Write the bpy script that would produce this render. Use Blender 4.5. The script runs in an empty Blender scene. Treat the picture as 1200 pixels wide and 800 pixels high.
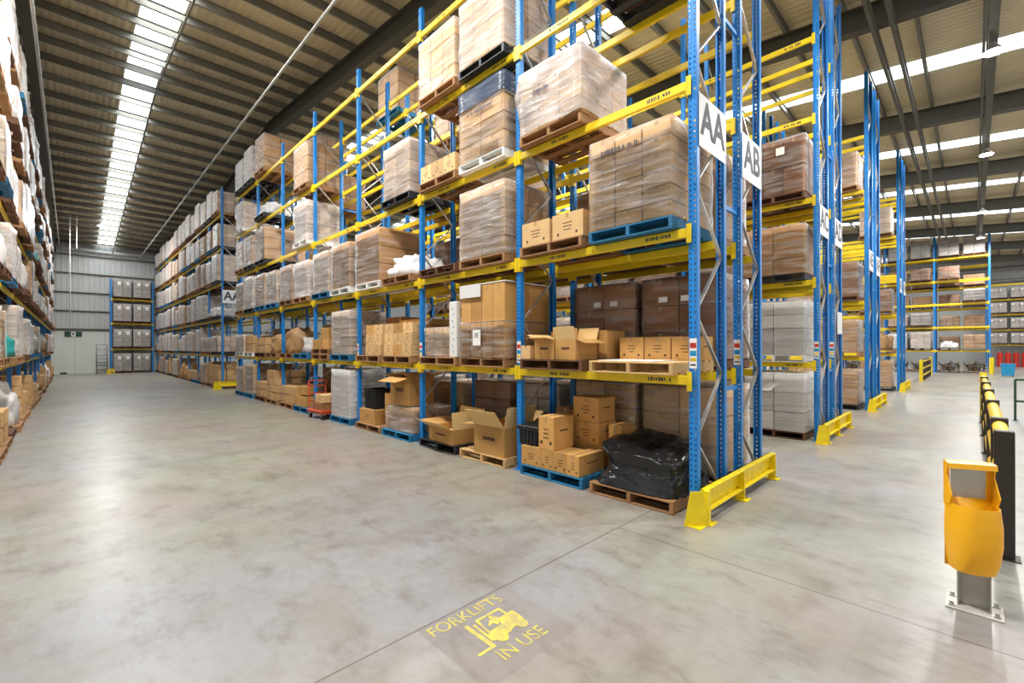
import bpy, math, random
from mathutils import Vector, noise, Matrix
R = random.Random(7)
PI = math.pi
C = bpy.context.scene.collection
# ------------------------------------------------------------------ calibrated places (metres; +Y down the main aisle, +X along the cross aisle)
F, TH, CY, ROLL, H = 528.48, .7742, 406.42, -.003, 1.9233
P, Y0, XA = 2.78, 2.217, 5.038
LV = [0.0, 1.535, 3.219, 4.892, 6.543, 8.17]
DEP = .857

# ------------------------------------------------------------------ materials
MATS = {}
def new_mat(name):
    m = bpy.data.materials.new(name); m.use_nodes = True
    nt = m.node_tree
    return m, nt, nt.nodes['Principled BSDF']
def srgb(r, g, b):
    f = lambda c: ((c / 255 + .055) / 1.055) ** 2.4 if c > 10 else c / 255 / 12.92
    return (f(r), f(g), f(b), 1)
def N(nt, t, **kw):
    n = nt.nodes.new(t)
    for k, v in kw.items(): setattr(n, k, v)
    return n
def mat(name, col, rough=.5, metal=0, var=0, scale=6, bump=0, bscale=30, island=False, emit=0, stretch=None, col2=None, spec=.5, objrand=True):
    """one paint-like surface: base colour, mottled between two tones, with per-object or per-island variation"""
    m, nt, b = new_mat(name)
    b.inputs['Roughness'].default_value = rough
    b.inputs['Metallic'].default_value = metal
    b.inputs['Specular IOR Level'].default_value = spec
    L = nt.links.new
    if emit:
        b.inputs['Emission Color'].default_value = col; b.inputs['Emission Strength'].default_value = emit
    b.inputs['Base Color'].default_value = col
    tc = N(nt, 'ShaderNodeTexCoord'); src = tc.outputs['Object']
    if stretch:
        mp = N(nt, 'ShaderNodeMapping'); mp.inputs['Scale'].default_value = stretch; L(src, mp.inputs['Vector']); src = mp.outputs[0]
    if var or col2:
        nz = N(nt, 'ShaderNodeTexNoise'); nz.inputs['Scale'].default_value = scale; nz.inputs['Detail'].default_value = 5
        L(src, nz.inputs['Vector'])
        mx = N(nt, 'ShaderNodeMix', data_type='RGBA')
        c2 = col2 or (col[0] * (1 - var), col[1] * (1 - var), col[2] * (1 - var), 1)
        mx.inputs[6].default_value = col; mx.inputs[7].default_value = c2
        rp = N(nt, 'ShaderNodeMapRange'); rp.inputs[1].default_value = .38; rp.inputs[2].default_value = .62
        L(nz.outputs[0], rp.inputs[0]); L(rp.outputs[0], mx.inputs[0])
        out = mx.outputs[2]
        if objrand:
            hs = N(nt, 'ShaderNodeHueSaturation')
            if island: rn = N(nt, 'ShaderNodeNewGeometry').outputs['Random Per Island']
            else: rn = N(nt, 'ShaderNodeObjectInfo').outputs['Random']
            r2 = N(nt, 'ShaderNodeMapRange'); r2.inputs[3].default_value = .78; r2.inputs[4].default_value = 1.18
            L(rn, r2.inputs[0]); L(r2.outputs[0], hs.inputs['Value']); L(out, hs.inputs['Color']); out = hs.outputs[0]
        L(out, b.inputs['Base Color'])
    if bump:
        n2 = N(nt, 'ShaderNodeTexNoise'); n2.inputs['Scale'].default_value = bscale; n2.inputs['Detail'].default_value = 4
        L(src, n2.inputs['Vector'])
        bp = N(nt, 'ShaderNodeBump'); bp.inputs['Strength'].default_value = bump; bp.inputs['Distance'].default_value = .02
        L(n2.outputs[0], bp.inputs['Height']); L(bp.outputs[0], b.inputs['Normal'])
    MATS[name] = m
    return m
def film(name, col, opac, rough=.22, spread=.35):
    """thin stretch film: mostly see-through, with milky streaks, wrinkles and glossy highlights"""
    m, nt, b = new_mat(name); L = nt.links.new
    b.inputs['Base Color'].default_value = col; b.inputs['Roughness'].default_value = rough
    tc = N(nt, 'ShaderNodeTexCoord'); oi = N(nt, 'ShaderNodeObjectInfo')
    add = N(nt, 'ShaderNodeVectorMath', operation='ADD'); L(tc.outputs['Object'], add.inputs[0])
    sc = N(nt, 'ShaderNodeVectorMath', operation='SCALE'); sc.inputs[0].default_value = (13, 7, 5); L(oi.outputs['Random'], sc.inputs['Scale']); L(sc.outputs[0], add.inputs[1])
    mp = N(nt, 'ShaderNodeMapping'); mp.inputs['Scale'].default_value = (.9, .9, 8); mp.inputs['Rotation'].default_value = (.16, .12, 0); L(add.outputs[0], mp.inputs['Vector'])
    nz = N(nt, 'ShaderNodeTexNoise'); nz.inputs['Scale'].default_value = 1.6; nz.inputs['Detail'].default_value = 3; nz.inputs['Distortion'].default_value = .5; L(mp.outputs[0], nz.inputs['Vector'])
    rp = N(nt, 'ShaderNodeMapRange'); rp.inputs[1].default_value = .42; rp.inputs[2].default_value = .8
    rp.inputs[3].default_value = max(0, opac - spread * .15); rp.inputs[4].default_value = min(1, opac + spread * 1.6); L(nz.outputs[0], rp.inputs[0])
    fr = N(nt, 'ShaderNodeFresnel'); fr.inputs[0].default_value = 1.22
    ad = N(nt, 'ShaderNodeMath', operation='ADD', use_clamp=True); L(rp.outputs[0], ad.inputs[0]); L(fr.outputs[0], ad.inputs[1])
    n2 = N(nt, 'ShaderNodeTexNoise'); n2.inputs['Scale'].default_value = 3.5; n2.inputs['Detail'].default_value = 4; n2.inputs['Distortion'].default_value = .7; L(mp.outputs[0], n2.inputs['Vector'])
    bp = N(nt, 'ShaderNodeBump'); bp.inputs['Strength'].default_value = .6; bp.inputs['Distance'].default_value = .035; L(n2.outputs[0], bp.inputs['Height']); L(bp.outputs[0], b.inputs['Normal'])
    tr = N(nt, 'ShaderNodeBsdfTransparent'); mx = N(nt, 'ShaderNodeMixShader')
    L(ad.outputs[0], mx.inputs[0]); L(tr.outputs[0], mx.inputs[1]); L(b.outputs[0], mx.inputs[2]); L(mx.outputs[0], nt.nodes['Material Output'].inputs['Surface'])
    MATS[name] = m
    return m
mat('blue', srgb(26, 128, 206), .38, var=.12, objrand=False)
mat('yellow', srgb(240, 206, 28), .4, var=.1, scale=3, objrand=False)
mat('guard_yellow', srgb(243, 215, 20), .4, var=.15, scale=9, objrand=False)
mat('galv', srgb(190, 188, 184), .35, .6, var=.2, scale=20, objrand=False)
mat('kraft', srgb(200, 150, 84), .75, var=.1, scale=5, bump=.1)
mat('kraft_light', srgb(218, 178, 124), .75, var=.1, scale=5, bump=.1)
mat('kraft_dark', srgb(158, 106, 62), .75, var=.12, scale=5, bump=.1)
mat('stack', srgb(204, 162, 112), .75, var=.14, scale=4, island=True)
mat('stack_pale', srgb(220, 194, 164), .75, var=.12, scale=4, island=True)
mat('stack_dark', srgb(150, 104, 66), .75, var=.14, scale=4, island=True)
mat('stack_grey', srgb(178, 170, 164), .7, var=.15, scale=4, island=True)
mat('stack_white', srgb(214, 212, 208), .6, var=.08, scale=4, island=True)
mat('tape', srgb(186, 150, 100), .25)
mat('print', srgb(92, 62, 36), .7)
mat('inside', srgb(226, 190, 128), .8)
film('film_clear', srgb(248, 244, 242), .06, .14, spread=.18)
film('film_milky', srgb(248, 242, 240), .13, .16, spread=.2)
film('film_white', srgb(238, 233, 232), .3, .18, spread=.2)
film('film_dark', srgb(60, 74, 96), .8, spread=.18)
mat('black_film', srgb(28, 28, 30), .17, bump=.9, bscale=6, stretch=(1, 1, 2.6))
mat('white_bag', srgb(226, 224, 222), .35, var=.08, bump=.8, bscale=6)
mat('grey_bag', srgb(176, 170, 164), .35, var=.18, bump=.8, bscale=6)
mat('brown_bag', srgb(182, 140, 92), .6, var=.25, bump=.6, bscale=7)
mat('teal', srgb(52, 178, 178), .35, var=.1)
mat('timber', srgb(166, 122, 80), .75, var=.28, scale=4, stretch=(6, 1, 6))
mat('timber_light', srgb(214, 174, 118), .75, var=.22, scale=4, stretch=(6, 1, 6))
mat('timber_dark', srgb(112, 74, 48), .8, var=.3, scale=4, stretch=(6, 1, 6))
mat('pallet_blue', srgb(28, 116, 160), .65, var=.3, scale=4, stretch=(6, 1, 6))
mat('pallet_black', srgb(38, 40, 46), .45, var=.2)
mat('black', srgb(30, 31, 34), .45, var=.2)
mat('white', srgb(232, 230, 226), .5, var=.05)
mat('label', srgb(238, 236, 232), .5)
mat('ink', srgb(52, 54, 60), .6)
mat('pen', srgb(60, 58, 72), .6)
mat('red', srgb(204, 52, 34), .4, var=.12)
mat('orange', srgb(222, 84, 40), .4, var=.12)
mat('bin_yellow', srgb(246, 178, 18), .38, var=.08, scale=3)
mat('rail_yellow', srgb(240, 200, 46), .4, var=.1)
mat('post_black', srgb(44, 36, 32), .5, var=.15)
mat('steel', srgb(176, 174, 164), .35, .5, var=.12)
mat('plate_steel', srgb(206, 200, 190), .5, .2, var=.2)
mat('green_rail', srgb(40, 74, 56), .5)
mat('bin_blue', srgb(26, 140, 190), .4)
mat('metal_dark', srgb(84, 74, 62), .5, .3, var=.4, scale=10)
mat('purlin', srgb(122, 118, 108), .6, var=.15)
mat('rafter', srgb(80, 76, 64), .55, var=.12)
mat('pipe', srgb(170, 170, 166), .4)
mat('skylight', (.82, .93, 1, 1), .5, emit=3.2)
mat('lamp', (1, .97, .9, 1), .5, emit=25)
mat('lamp_body', srgb(190, 190, 190), .4, .4)
mat('exit_green', srgb(28, 70, 60), .5)
mat('stencil', srgb(206, 190, 74), .6, objrand=False, col2=srgb(172, 158, 100), scale=11)
film('floor_patch', srgb(188, 172, 166), .12, .6, spread=.06)
mat('sign_white', srgb(222, 222, 224), .45, objrand=False)

def floor_material():
    m, nt, b = new_mat('polished_concrete'); L = nt.links.new
    tc = N(nt, 'ShaderNodeTexCoord'); src = tc.outputs['Object']
    def nz(scale, detail=6, rough=.6, st=None, off=(0, 0, 0)):
        mp = N(nt, 'ShaderNodeMapping'); mp.inputs['Location'].default_value = off
        if st: mp.inputs['Scale'].default_value = st
        L(src, mp.inputs['Vector'])
        n = N(nt, 'ShaderNodeTexNoise'); n.inputs['Scale'].default_value = scale; n.inputs['Detail'].default_value = detail; n.inputs['Roughness'].default_value = rough
        L(mp.outputs[0], n.inputs['Vector']); return n.outputs[0]
    def rng(x, a, b_, c=0, d=1):
        r = N(nt, 'ShaderNodeMapRange', interpolation_type='SMOOTHSTEP'); r.inputs[1].default_value = a; r.inputs[2].default_value = b_; r.inputs[3].default_value = c; r.inputs[4].default_value = d
        L(x, r.inputs[0]); return r.outputs[0]
    def mix(f, a, b_):
        x = N(nt, 'ShaderNodeMix', data_type='RGBA'); L(f, x.inputs[0])
        for s, v in ((6, a), (7, b_)):
            if isinstance(v, tuple): x.inputs[s].default_value = v
            else: L(v, x.inputs[s])
        return x.outputs[2]
    c = mix(rng(nz(.42, 3, .5), .32, .68), srgb(152, 154, 137), srgb(155, 142, 134))
    c = mix(rng(nz(.2, 3, .5, None, (9, 4, 0)), .42, .66), c, srgb(148, 147, 149))
    c = mix(rng(nz(1.3, 4, .55, None, (3, 2, 0)), .42, .8, 0, .55), c, srgb(126, 117, 101))
    c = mix(rng(nz(1.2, 4, .6, (.35, 1.6, 1), (1, 7, 0)), .48, .8, 0, .6), c, srgb(112, 105, 95))
    c = mix(rng(nz(.75, 3, .5, (1, 1, 1), (2, 9, 0)), .54, .8, 0, .4), c, srgb(168, 168, 158))
    c = mix(rng(nz(4, 5, .7, (1, .5, 1), (4, 1, 0)), .46, .8, 0, .75), c, srgb(100, 91, 80))
    c = mix(rng(nz(11, 5, .7, (1, .7, 1), (8, 3, 0)), .35, .8, 0, .3), c, srgb(120, 108, 94))
    # saw-cut joints: a grid aligned with the aisle
    sx = N(nt, 'ShaderNodeSeparateXYZ'); L(src, sx.inputs[0])
    def joint(o, at, pitch):
        a = N(nt, 'ShaderNodeMath', operation='SUBTRACT'); L(o, a.inputs[0]); a.inputs[1].default_value = at - pitch / 2 - 20 * pitch
        md = N(nt, 'ShaderNodeMath', operation='MODULO'); L(a.outputs[0], md.inputs[0]); md.inputs[1].default_value = pitch
        s = N(nt, 'ShaderNodeMath', operation='SUBTRACT'); L(md.outputs[0], s.inputs[0]); s.inputs[1].default_value = pitch / 2
        ab = N(nt, 'ShaderNodeMath', operation='ABSOLUTE'); L(s.outputs[0], ab.inputs[0])
        return rng(ab.outputs[0], .004, .010, 1, 0)
    jy = joint(sx.outputs[1], 2.644, 8.2)
    jx = joint(sx.outputs[0], 4.165, 60.0)
    lt = N(nt, 'ShaderNodeMath', operation='LESS_THAN'); L(sx.outputs[1], lt.inputs[0]); lt.inputs[1].default_value = 2.64
    jxm = N(nt, 'ShaderNodeMath', operation='MULTIPLY'); L(jx, jxm.inputs[0]); L(lt.outputs[0], jxm.inputs[1])
    mxj = N(nt, 'ShaderNodeMath', operation='MAXIMUM'); L(jy, mxj.inputs[0]); L(jxm.outputs[0], mxj.inputs[1])
    jf = N(nt, 'ShaderNodeMath', operation='MULTIPLY'); L(mxj.outputs[0], jf.inputs[0]); jf.inputs[1].default_value = .72
    c = mix(jf.outputs[0], c, srgb(84, 74, 64))
    L(c, b.inputs['Base Color'])
    L(rng(nz(.9, 2, .4, None, (5, 5, 0)), .1, .9, .27, .4), b.inputs['Roughness'])
    b.inputs['Specular IOR Level'].default_value = .5
    bp = N(nt, 'ShaderNodeBump'); bp.inputs['Strength'].default_value = .06; bp.inputs['Distance'].default_value = .01
    L(nz(14, 4), bp.inputs['Height']); L(bp.outputs[0], b.inputs['Normal'])
    MATS['floor'] = m
floor_material()
def sheet_material(name, c1, c2, rough=.45, metal=.2):
    m, nt, b = new_mat(name); L = nt.links.new
    tc = N(nt, 'ShaderNodeTexCoord')
    n = N(nt, 'ShaderNodeTexNoise'); n.inputs['Scale'].default_value = .8; n.inputs['Detail'].default_value = 5
    L(tc.outputs['Object'], n.inputs['Vector'])
    x = N(nt, 'ShaderNodeMix', data_type='RGBA'); x.inputs[6].default_value = c1; x.inputs[7].default_value = c2
    L(n.outputs[0], x.inputs[0]); L(x.outputs[2], b.inputs['Base Color'])
    b.inputs['Roughness'].default_value = rough; b.inputs['Metallic'].default_value = metal
    MATS[name] = m
sheet_material('roof_sheet', srgb(226, 212, 180), srgb(198, 184, 152))
sheet_material('wall_sheet', srgb(196, 196, 194), srgb(180, 182, 182))
sheet_material('wall_panel', srgb(226, 228, 222), srgb(214, 218, 210), .6, 0)
def web_material():
    """the slotted face of an upright: pressed holes every 50 mm in two columns"""
    m, nt, b = new_mat('blue_slotted'); L = nt.links.new
    b.inputs['Base Color'].default_value = srgb(26, 128, 206); b.inputs['Roughness'].default_value = .38
    tc = N(nt, 'ShaderNodeTexCoord'); s = N(nt, 'ShaderNodeSeparateXYZ'); L(tc.outputs['Object'], s.inputs[0])
    def M(op, a, bb=None):
        n = N(nt, 'ShaderNodeMath', operation=op)
        for i, v in enumerate((a, bb)):
            if v is None: continue
            if isinstance(v, (int, float)): n.inputs[i].default_value = v
            else: L(v, n.inputs[i])
        return n.outputs[0]
    z = M('ABSOLUTE', M('SUBTRACT', M('MODULO', s.outputs[2], .06), .03))
    y = M('ABSOLUTE', M('SUBTRACT', M('ABSOLUTE', s.outputs[1]), .026))
    h = M('MULTIPLY', M('LESS_THAN', z, .013), M('LESS_THAN', y, .0075))
    tr = N(nt, 'ShaderNodeBsdfTransparent'); mx = N(nt, 'ShaderNodeMixShader')
    L(h, mx.inputs[0]); L(b.outputs[0], mx.inputs[1]); L(tr.outputs[0], mx.inputs[2]); L(mx.outputs[0], nt.nodes['Material Output'].inputs['Surface'])
    MATS['blue_slotted'] = m
web_material()

# ------------------------------------------------------------------ mesh builder
class MB:
    def __init__(s): s.v = []; s.f = []; s.m = []; s.names = []
    def mi(s, name):
        if name not in s.names: s.names.append(name)
        return s.names.index(name)
    def add(s, vs, fs, m):
        o = len(s.v); k = s.mi(m); s.v += [tuple(v) for v in vs]
        for f in fs: s.f.append(tuple(o + i for i in f)); s.m.append(k)
    def box(s, x0, x1, y0, y1, z0, z1, m, M=None):
        vs = [Vector((x, y, z)) for z in (z0, z1) for y in (y0, y1) for x in (x0, x1)]
        if M is not None: vs = [M @ v for v in vs]
        s.add(vs, [(0, 2, 3, 1), (4, 5, 7, 6), (0, 1, 5, 4), (1, 3, 7, 5), (3, 2, 6, 7), (2, 0, 4, 6)], m); return s
    def cbox(s, x0, x1, y0, y1, z0, z1, m, c=.006):
        """box with chamfered edges"""
        cx, cy, cz = (x0 + x1) / 2, (y0 + y1) / 2, (z0 + z1) / 2; hx, hy, hz = (x1 - x0) / 2, (y1 - y0) / 2, (z1 - z0) / 2
        idx = {}; vs = []
        for sx in (-1, 1):
            for sy in (-1, 1):
                for sz in (-1, 1):
                    for a in range(3):
                        d = [hx - c, hy - c, hz - c]; d[a] += c
                        idx[(sx, sy, sz, a)] = len(vs); vs.append((cx + sx * d[0], cy + sy * d[1], cz + sz * d[2]))
        fs = []; B = (-1, 1)
        for a in range(3):
            b, d = [q for q in range(3) if q != a]
            for sa in B:
                q = []
                for sb, sd in ((-1, -1), (1, -1), (1, 1), (-1, 1)):
                    k = [0, 0, 0]; k[a] = sa; k[b] = sb; k[d] = sd; q.append(idx[(*k, a)])
                fs.append(q)
            for sb in B:
                for sd in B:
                    q = []
                    for sa, ax in ((-1, b), (1, b), (1, d), (-1, d)):
                        k = [0, 0, 0]; k[a] = sa; k[b] = sb; k[d] = sd; q.append(idx[(*k, ax)])
                    fs.append(q)
        for sx in B:
            for sy in B:
                for sz in B: fs.append([idx[(sx, sy, sz, a)] for a in range(3)])
        # orient outward
        ctr = Vector((cx, cy, cz)); out = []
        for q in fs:
            p = [Vector(vs[i]) for i in q]; n = (p[1] - p[0]).cross(p[2] - p[0])
            out.append(q if n.dot(sum(p, Vector()) / len(p) - ctr) > 0 else q[::-1])
        s.add(vs, out, m); return s
    def bar(s, a, b, w, h, m, up=(0, 0, 1)):
        a = Vector(a); b = Vector(b); d = (b - a); L = d.length; d.normalize(); u = Vector(up)
        r = d.cross(u)
        if r.length < 1e-4: r = d.cross(Vector((1, 0, 0)))
        r.normalize(); u = r.cross(d)
        vs = [a + d * t * L + r * (w / 2 * i) + u * (h / 2 * j) for t in (0, 1) for j in (-1, 1) for i in (-1, 1)]
        s.add(vs, [(0, 1, 3, 2), (4, 6, 7, 5), (0, 4, 5, 1), (1, 5, 7, 3), (3, 7, 6, 2), (2, 6, 4, 0)], m); return s
    def tube(s, a, b, r, m, n=12, r2=None, caps=True):
        a = Vector(a); b = Vector(b); d = (b - a).normalized(); u = d.orthogonal().normalized(); w = d.cross(u); r2 = r if r2 is None else r2
        vs = []
        for c, rr in ((a, r), (b, r2)):
            for i in range(n):
                t = 2 * PI * i / n; vs.append(c + (u * math.cos(t) + w * math.sin(t)) * rr)
        fs = [(i, (i + 1) % n, n + (i + 1) % n, n + i) for i in range(n)]
        if caps: fs += [tuple(range(n))[::-1], tuple(range(n, 2 * n))]
        s.add(vs, fs, m); return s
    def quad(s, p, m): s.add(p, [tuple(range(len(p)))], m); return s
    def prism(s, poly, h0, h1, m, axis='x'):
        n = len(poly)
        mk = {'x': lambda p, h: (h, p[0], p[1]), 'y': lambda p, h: (p[0], h, p[1]), 'z': lambda p, h: (p[0], p[1], h)}[axis]
        vs = [mk(p, h) for h in (h0, h1) for p in poly]
        fs = [tuple(range(n))[::-1], tuple(range(n, 2 * n))] + [(i, (i + 1) % n, n + (i + 1) % n, n + i) for i in range(n)]
        s.add(vs, fs, m); return s
    def mesh(s, name, smooth=False):
        me = bpy.data.meshes.new(name); me.from_pydata(s.v, [], s.f)
        for k in s.names: me.materials.append(MATS[k])
        me.polygons.foreach_set('material_index', s.m)
        if smooth: me.polygons.foreach_set('use_smooth', [True] * len(s.f))
        me.update(); return me

def ob(name, me, parent=None, loc=(0, 0, 0), rz=0):
    o = bpy.data.objects.new(name, me); C.objects.link(o); o.location = loc; o.rotation_euler.z = rz
    if parent is not None: o.parent = parent
    return o
LABELS = {}
def tag(o, label, cat, group=None):
    o['label'] = label; o['category'] = cat
    if group: o['group'] = group
    LABELS.setdefault(label, []).append(o.name)
    n = len(label.split())
    if n > 16 or n < 4: print('LABEL LENGTH', n, label)
    return o
def thing(name, label, cat, loc=(0, 0, 0), rz=0, group=None): return tag(ob(name, None, None, loc, rz), label, cat, group)
def struct(name, me, loc=(0, 0, 0)):
    o = ob(name, me, None, loc); o['kind'] = 'structure'; return o
ORD = ['first', 'second', 'third', 'fourth', 'fifth', 'sixth', 'seventh', 'eighth', 'ninth', 'tenth', 'eleventh', 'twelfth', 'thirteenth', 'fourteenth']
def text_mesh(txt, size, m, ext=.002, sx=1.0, bold=0.0):
    cu = bpy.data.curves.new('lettering', 'FONT'); cu.body = txt; cu.size = size; cu.align_x = 'CENTER'; cu.align_y = 'CENTER'; cu.extrude = ext; cu.offset = bold
    o = bpy.data.objects.new('lettering', cu); C.objects.link(o)
    bpy.context.view_layer.update()
    me = bpy.data.meshes.new_from_object(o.evaluated_get(bpy.context.evaluated_depsgraph_get()))
    bpy.data.objects.remove(o); bpy.data.curves.remove(cu)
    for v in me.vertices: v.co.x *= sx
    me.materials.clear(); me.materials.append(MATS[m]); return me
def bars_mesh(wd, ht, m, seed, axis='y'):
    """illegible print: a row of small dark strokes, in the plane of a face"""
    r = random.Random(seed); mb = MB(); x = -wd / 2
    while x < wd / 2:
        w = r.uniform(.012, .03); h = ht * r.uniform(.6, 1)
        if r.random() > .15:
            if axis == 'y': mb.box(-.0015, 0, x, x + w, -h / 2, h / 2, m)
            else: mb.box(x, x + w, -.0015, 0, -h / 2, h / 2, m)
        x += w + r.uniform(.006, .016)
    if m == 'ink': mb.box(-.0006, 0, -wd / 2, x, -ht / 2, ht / 2, 'yellow')
    if len(mb.v) < 48: return bars_mesh(wd * 1.2, ht, m, seed + 1000, axis)
    return mb.mesh('print')

# ------------------------------------------------------------------ room shell
YW, XR, XL, YB, RID = 47.6, 63.0, -4.6, -7.0, 22.0
roofz = lambda y: 12.35 - .094 * abs(y - RID)
struct('floor', MB().box(XL, XR, YB - 6, YW, -.2, 0, 'floor').mesh('floor'))
RAFX = [-.9, 6.5, 13.9, 21.3, 28.75, 36.2, 43.6, 51.0, 58.4]
SKYX = [1.95, 10.7, 18.45, 26.4, 33.6, 41.0, 48.4, 55.6]
SW = .48
def corrugated(x0, x1, rows, pitch=.2, amp=.022):
    mb = MB(); xs = []; x = x0; k = 0
    while x < x1 - .02:
        xs += [(x, 0), (min(x1, x + pitch * .35), 0), (min(x1, x + pitch * .5), amp), (min(x1, x + pitch * .85), amp)]; x += pitch
    xs.append((x1, 0)); n = len(xs)
    vs = [(x, y, z + dz) for (y, z) in rows for x, dz in xs]
    fs = [(r * n + i, r * n + i + 1, (r + 1) * n + i + 1, (r + 1) * n + i) for r in range(len(rows) - 1) for i in range(n - 1)]
    mb.add(vs, fs, 'roof_sheet'); return mb
rows = [(YB, roofz(YB)), (RID, roofz(RID)), (YW, roofz(YW))]
edges = [XL] + [e for x in SKYX for e in (x - SW, x + SW)] + [XR]
mb = MB()
for i in range(0, len(edges), 2):
    c = corrugated(edges[i], edges[i + 1], rows); mb.add(c.v, c.f, 'roof_sheet')
struct('ceiling', mb.mesh('ceiling'))
for i, x in enumerate(SKYX):
    s = MB()
    for (ya, za), (yb, zb) in zip(rows, rows[1:]): s.quad([(x - SW, ya, za + .02), (x - SW, yb, zb + .02), (x + SW, yb, zb + .02), (x + SW, ya, za + .02)], 'skylight')
    struct('window_%d' % (i + 1), s.mesh('skylight'))
y = YB + .3; k = 0
while y < YW:
    z = roofz(y) - .005
    struct('ceiling_beam', MB().box(XL, XR, y - .035, y + .035, z - .24, z - .22, 'purlin').box(XL, XR, y - .008, y + .008, z - .22, z - .02, 'purlin').box(XL, XR, y - .035, y + .035, z - .02, z, 'purlin').mesh('purlin'))
    y += 1.28
for x in RAFX:
    mb = MB()
    for ya, yb in ((YB, RID), (RID, YW)):
        for dz, w, h in ((-.27, .26, .03), (-.55, .014, .56), (-.83, .26, .03)):
            mb.bar((x, ya, roofz(ya) + dz), (x, yb, roofz(yb) + dz), w, h, 'rafter')
    struct('ceiling_beam', mb.mesh('rafter'))
XTR = 43.8
def truss(y, zc, w, d, name='ceiling_beam'):
    mb = MB()
    for dy in (-w / 2, w / 2):
        for dz in (-d / 2, d / 2): mb.bar((XL, y + dy, zc + dz), (XTR, y + dy, zc + dz), .07, .07, 'rafter')
        x = XL + .2; s = 1
        while x < XTR - 1.2:
            mb.bar((x, y + dy, zc - s * d / 2), (x + 1.1, y + dy, zc + s * d / 2), .035, .035, 'rafter'); x += 1.1; s = -s
    struct(name, mb.mesh('truss'))
truss(1.45, 9.42, .34, .26)
struct('ceiling_beam', MB().bar((7.5, -.36, 9.4), (XTR, -.36, 9.4), .16, .1, 'rafter').tube((7.5, -.2, 9.36), (XTR, -.2, 9.36), .03, 'rafter', 8).mesh('strut'))
# far gable wall: pale concrete panels below, ribbed sheet above, dark girts
def ribbed_wall(mb, x0, x1, z0, z1, y, m, pitch=.3, amp=.03):
    x = x0
    while x < x1:
        a, b = min(x1, x + pitch * .6), min(x1, x + pitch)
        mb.quad([(x, y, z0), (a, y, z0), (a, y, z1), (x, y, z1)], m); mb.quad([(a, y, z0), (a + .02, y - amp, z0), (a + .02, y - amp, z1), (a, y, z1)], m)
        mb.quad([(a + .02, y - amp, z0), (b - .02, y - amp, z0), (b - .02, y - amp, z1), (a + .02, y - amp, z1)], m); mb.quad([(b - .02, y - amp, z0), (b, y, z0), (b, y, z1), (b - .02, y - amp, z1)], m)
        x += pitch
w = MB(); ribbed_wall(w, XL, XR, 3.35, roofz(YW) + .1, YW, 'wall_sheet')
w.box(XL, XR, YW, YW + .2, 0, 3.4, 'wall_panel').box(XL, XR, YW + .02, YW + .2, 3.4, 10.4, 'wall_sheet')
struct('wall_far', w.mesh('wall_far'))
for z, h in ((3.36, .12), (4.75, .09), (6.15, .09), (7.6, .09), (9.0, .09)):
    struct('trim_%d' % (1 + int(z)), MB().box(XL, 20, YW - .14, YW - .035, z - h / 2, z + h / 2, 'rafter').mesh('girt'))
struct('trim_20', MB().box(XL, 30, YW - .3, YW - .14, 9.32, 9.5, 'pipe').mesh('eave'))
for x in (-3.2, -1.5, .2, 1.9, 3.6):
    struct('trim_30', MB().box(x - .006, x + .006, YW - .004, YW, 0, 3.3, 'purlin').mesh('panel_joint'))
w = MB(); w.box(XL - .2, XL, YB, YW, 0, 11, 'wall_sheet'); struct('wall_left', w.mesh('wall_left'))
w = MB(); w.box(XR, XR + .2, YB - 6, YW, 0, 11, 'wall_sheet'); struct('wall_right', w.mesh('wall_right'))
for z in (8.0, 9.1): struct('trim_%d' % (40 + int(z)), MB().tube((XR - .35, YB, z), (XR - .35, 12, z), .18, 'pipe', 12).mesh('duct'))

# ------------------------------------------------------------------ racks
def upright_mesh(h, side, slotted):
    """open channel, web outward (side = -1: web on the -X side); local origin at the web's foot"""
    w, d, t = .1, .075, .004; s = -side; mb = MB(); m = 'blue'
    X = lambda a, b: (min(a * s, b * s), max(a * s, b * s))
    if slotted: mb.quad([(0, -w / 2, 0), (0, w / 2, 0), (0, w / 2, h), (0, -w / 2, h)], 'blue_slotted')
    else: mb.box(*X(0, t), -w / 2, w / 2, 0, h, m)
    for q in (-1, 1):
        y0, y1 = sorted((q * w / 2, q * (w / 2 - t)))
        mb.box(*X(0, d), y0, y1, 0, h, m)
        l0, l1 = sorted((q * w / 2, q * (w / 2 - .022)))
        mb.box(*X(d - t, d), l0, l1, 0, h, m)
    return mb.mesh('upright')
def beam_mesh(L, conn=True):
    mb = MB().cbox(-.025, .025, 0, L, -.055, .055, 'yellow', .008)
    return mb.mesh('beam')
def connector_mesh(side, q):
    """end plate hooked on the upright: one leg against the beam end, one on the upright's web; side = aisle side, q = which end"""
    mb = MB(); y0, y1 = sorted((0, q * .052))
    xo = side * .03; x0, x1 = sorted((xo, xo - side * .006))
    mb.box(x0, x1, y0, y1, -.12, .1, 'yellow')
    y0, y1 = sorted((0, -q * .006)); mb.box(-.034, .034, y0, y1, -.12, .1, 'yellow'); return mb.mesh('beam_connector')
PLATE = MB().box(-.09, .09, -.075, .075, 0, .008, 'blue').mesh('base_plate')
CONN = {(s, q): connector_mesh(s, q) for s in (-1, 1) for q in (-1, 1)}
STICK = MB().box(-.002, 0, -.042, .042, -.17, .17, 'label').box(-.003, -.002, -.036, .036, .06, .12, 'red').box(-.003, -.002, -.036, .036, -.03, .03, 'bin_blue').box(-.003, -.002, -.036, .036, -.09, -.05, 'rail_yellow').box(-.003, -.002, -.03, .03, -.14, -.12, 'ink').mesh('notice_sticker')
UP = {}
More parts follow.
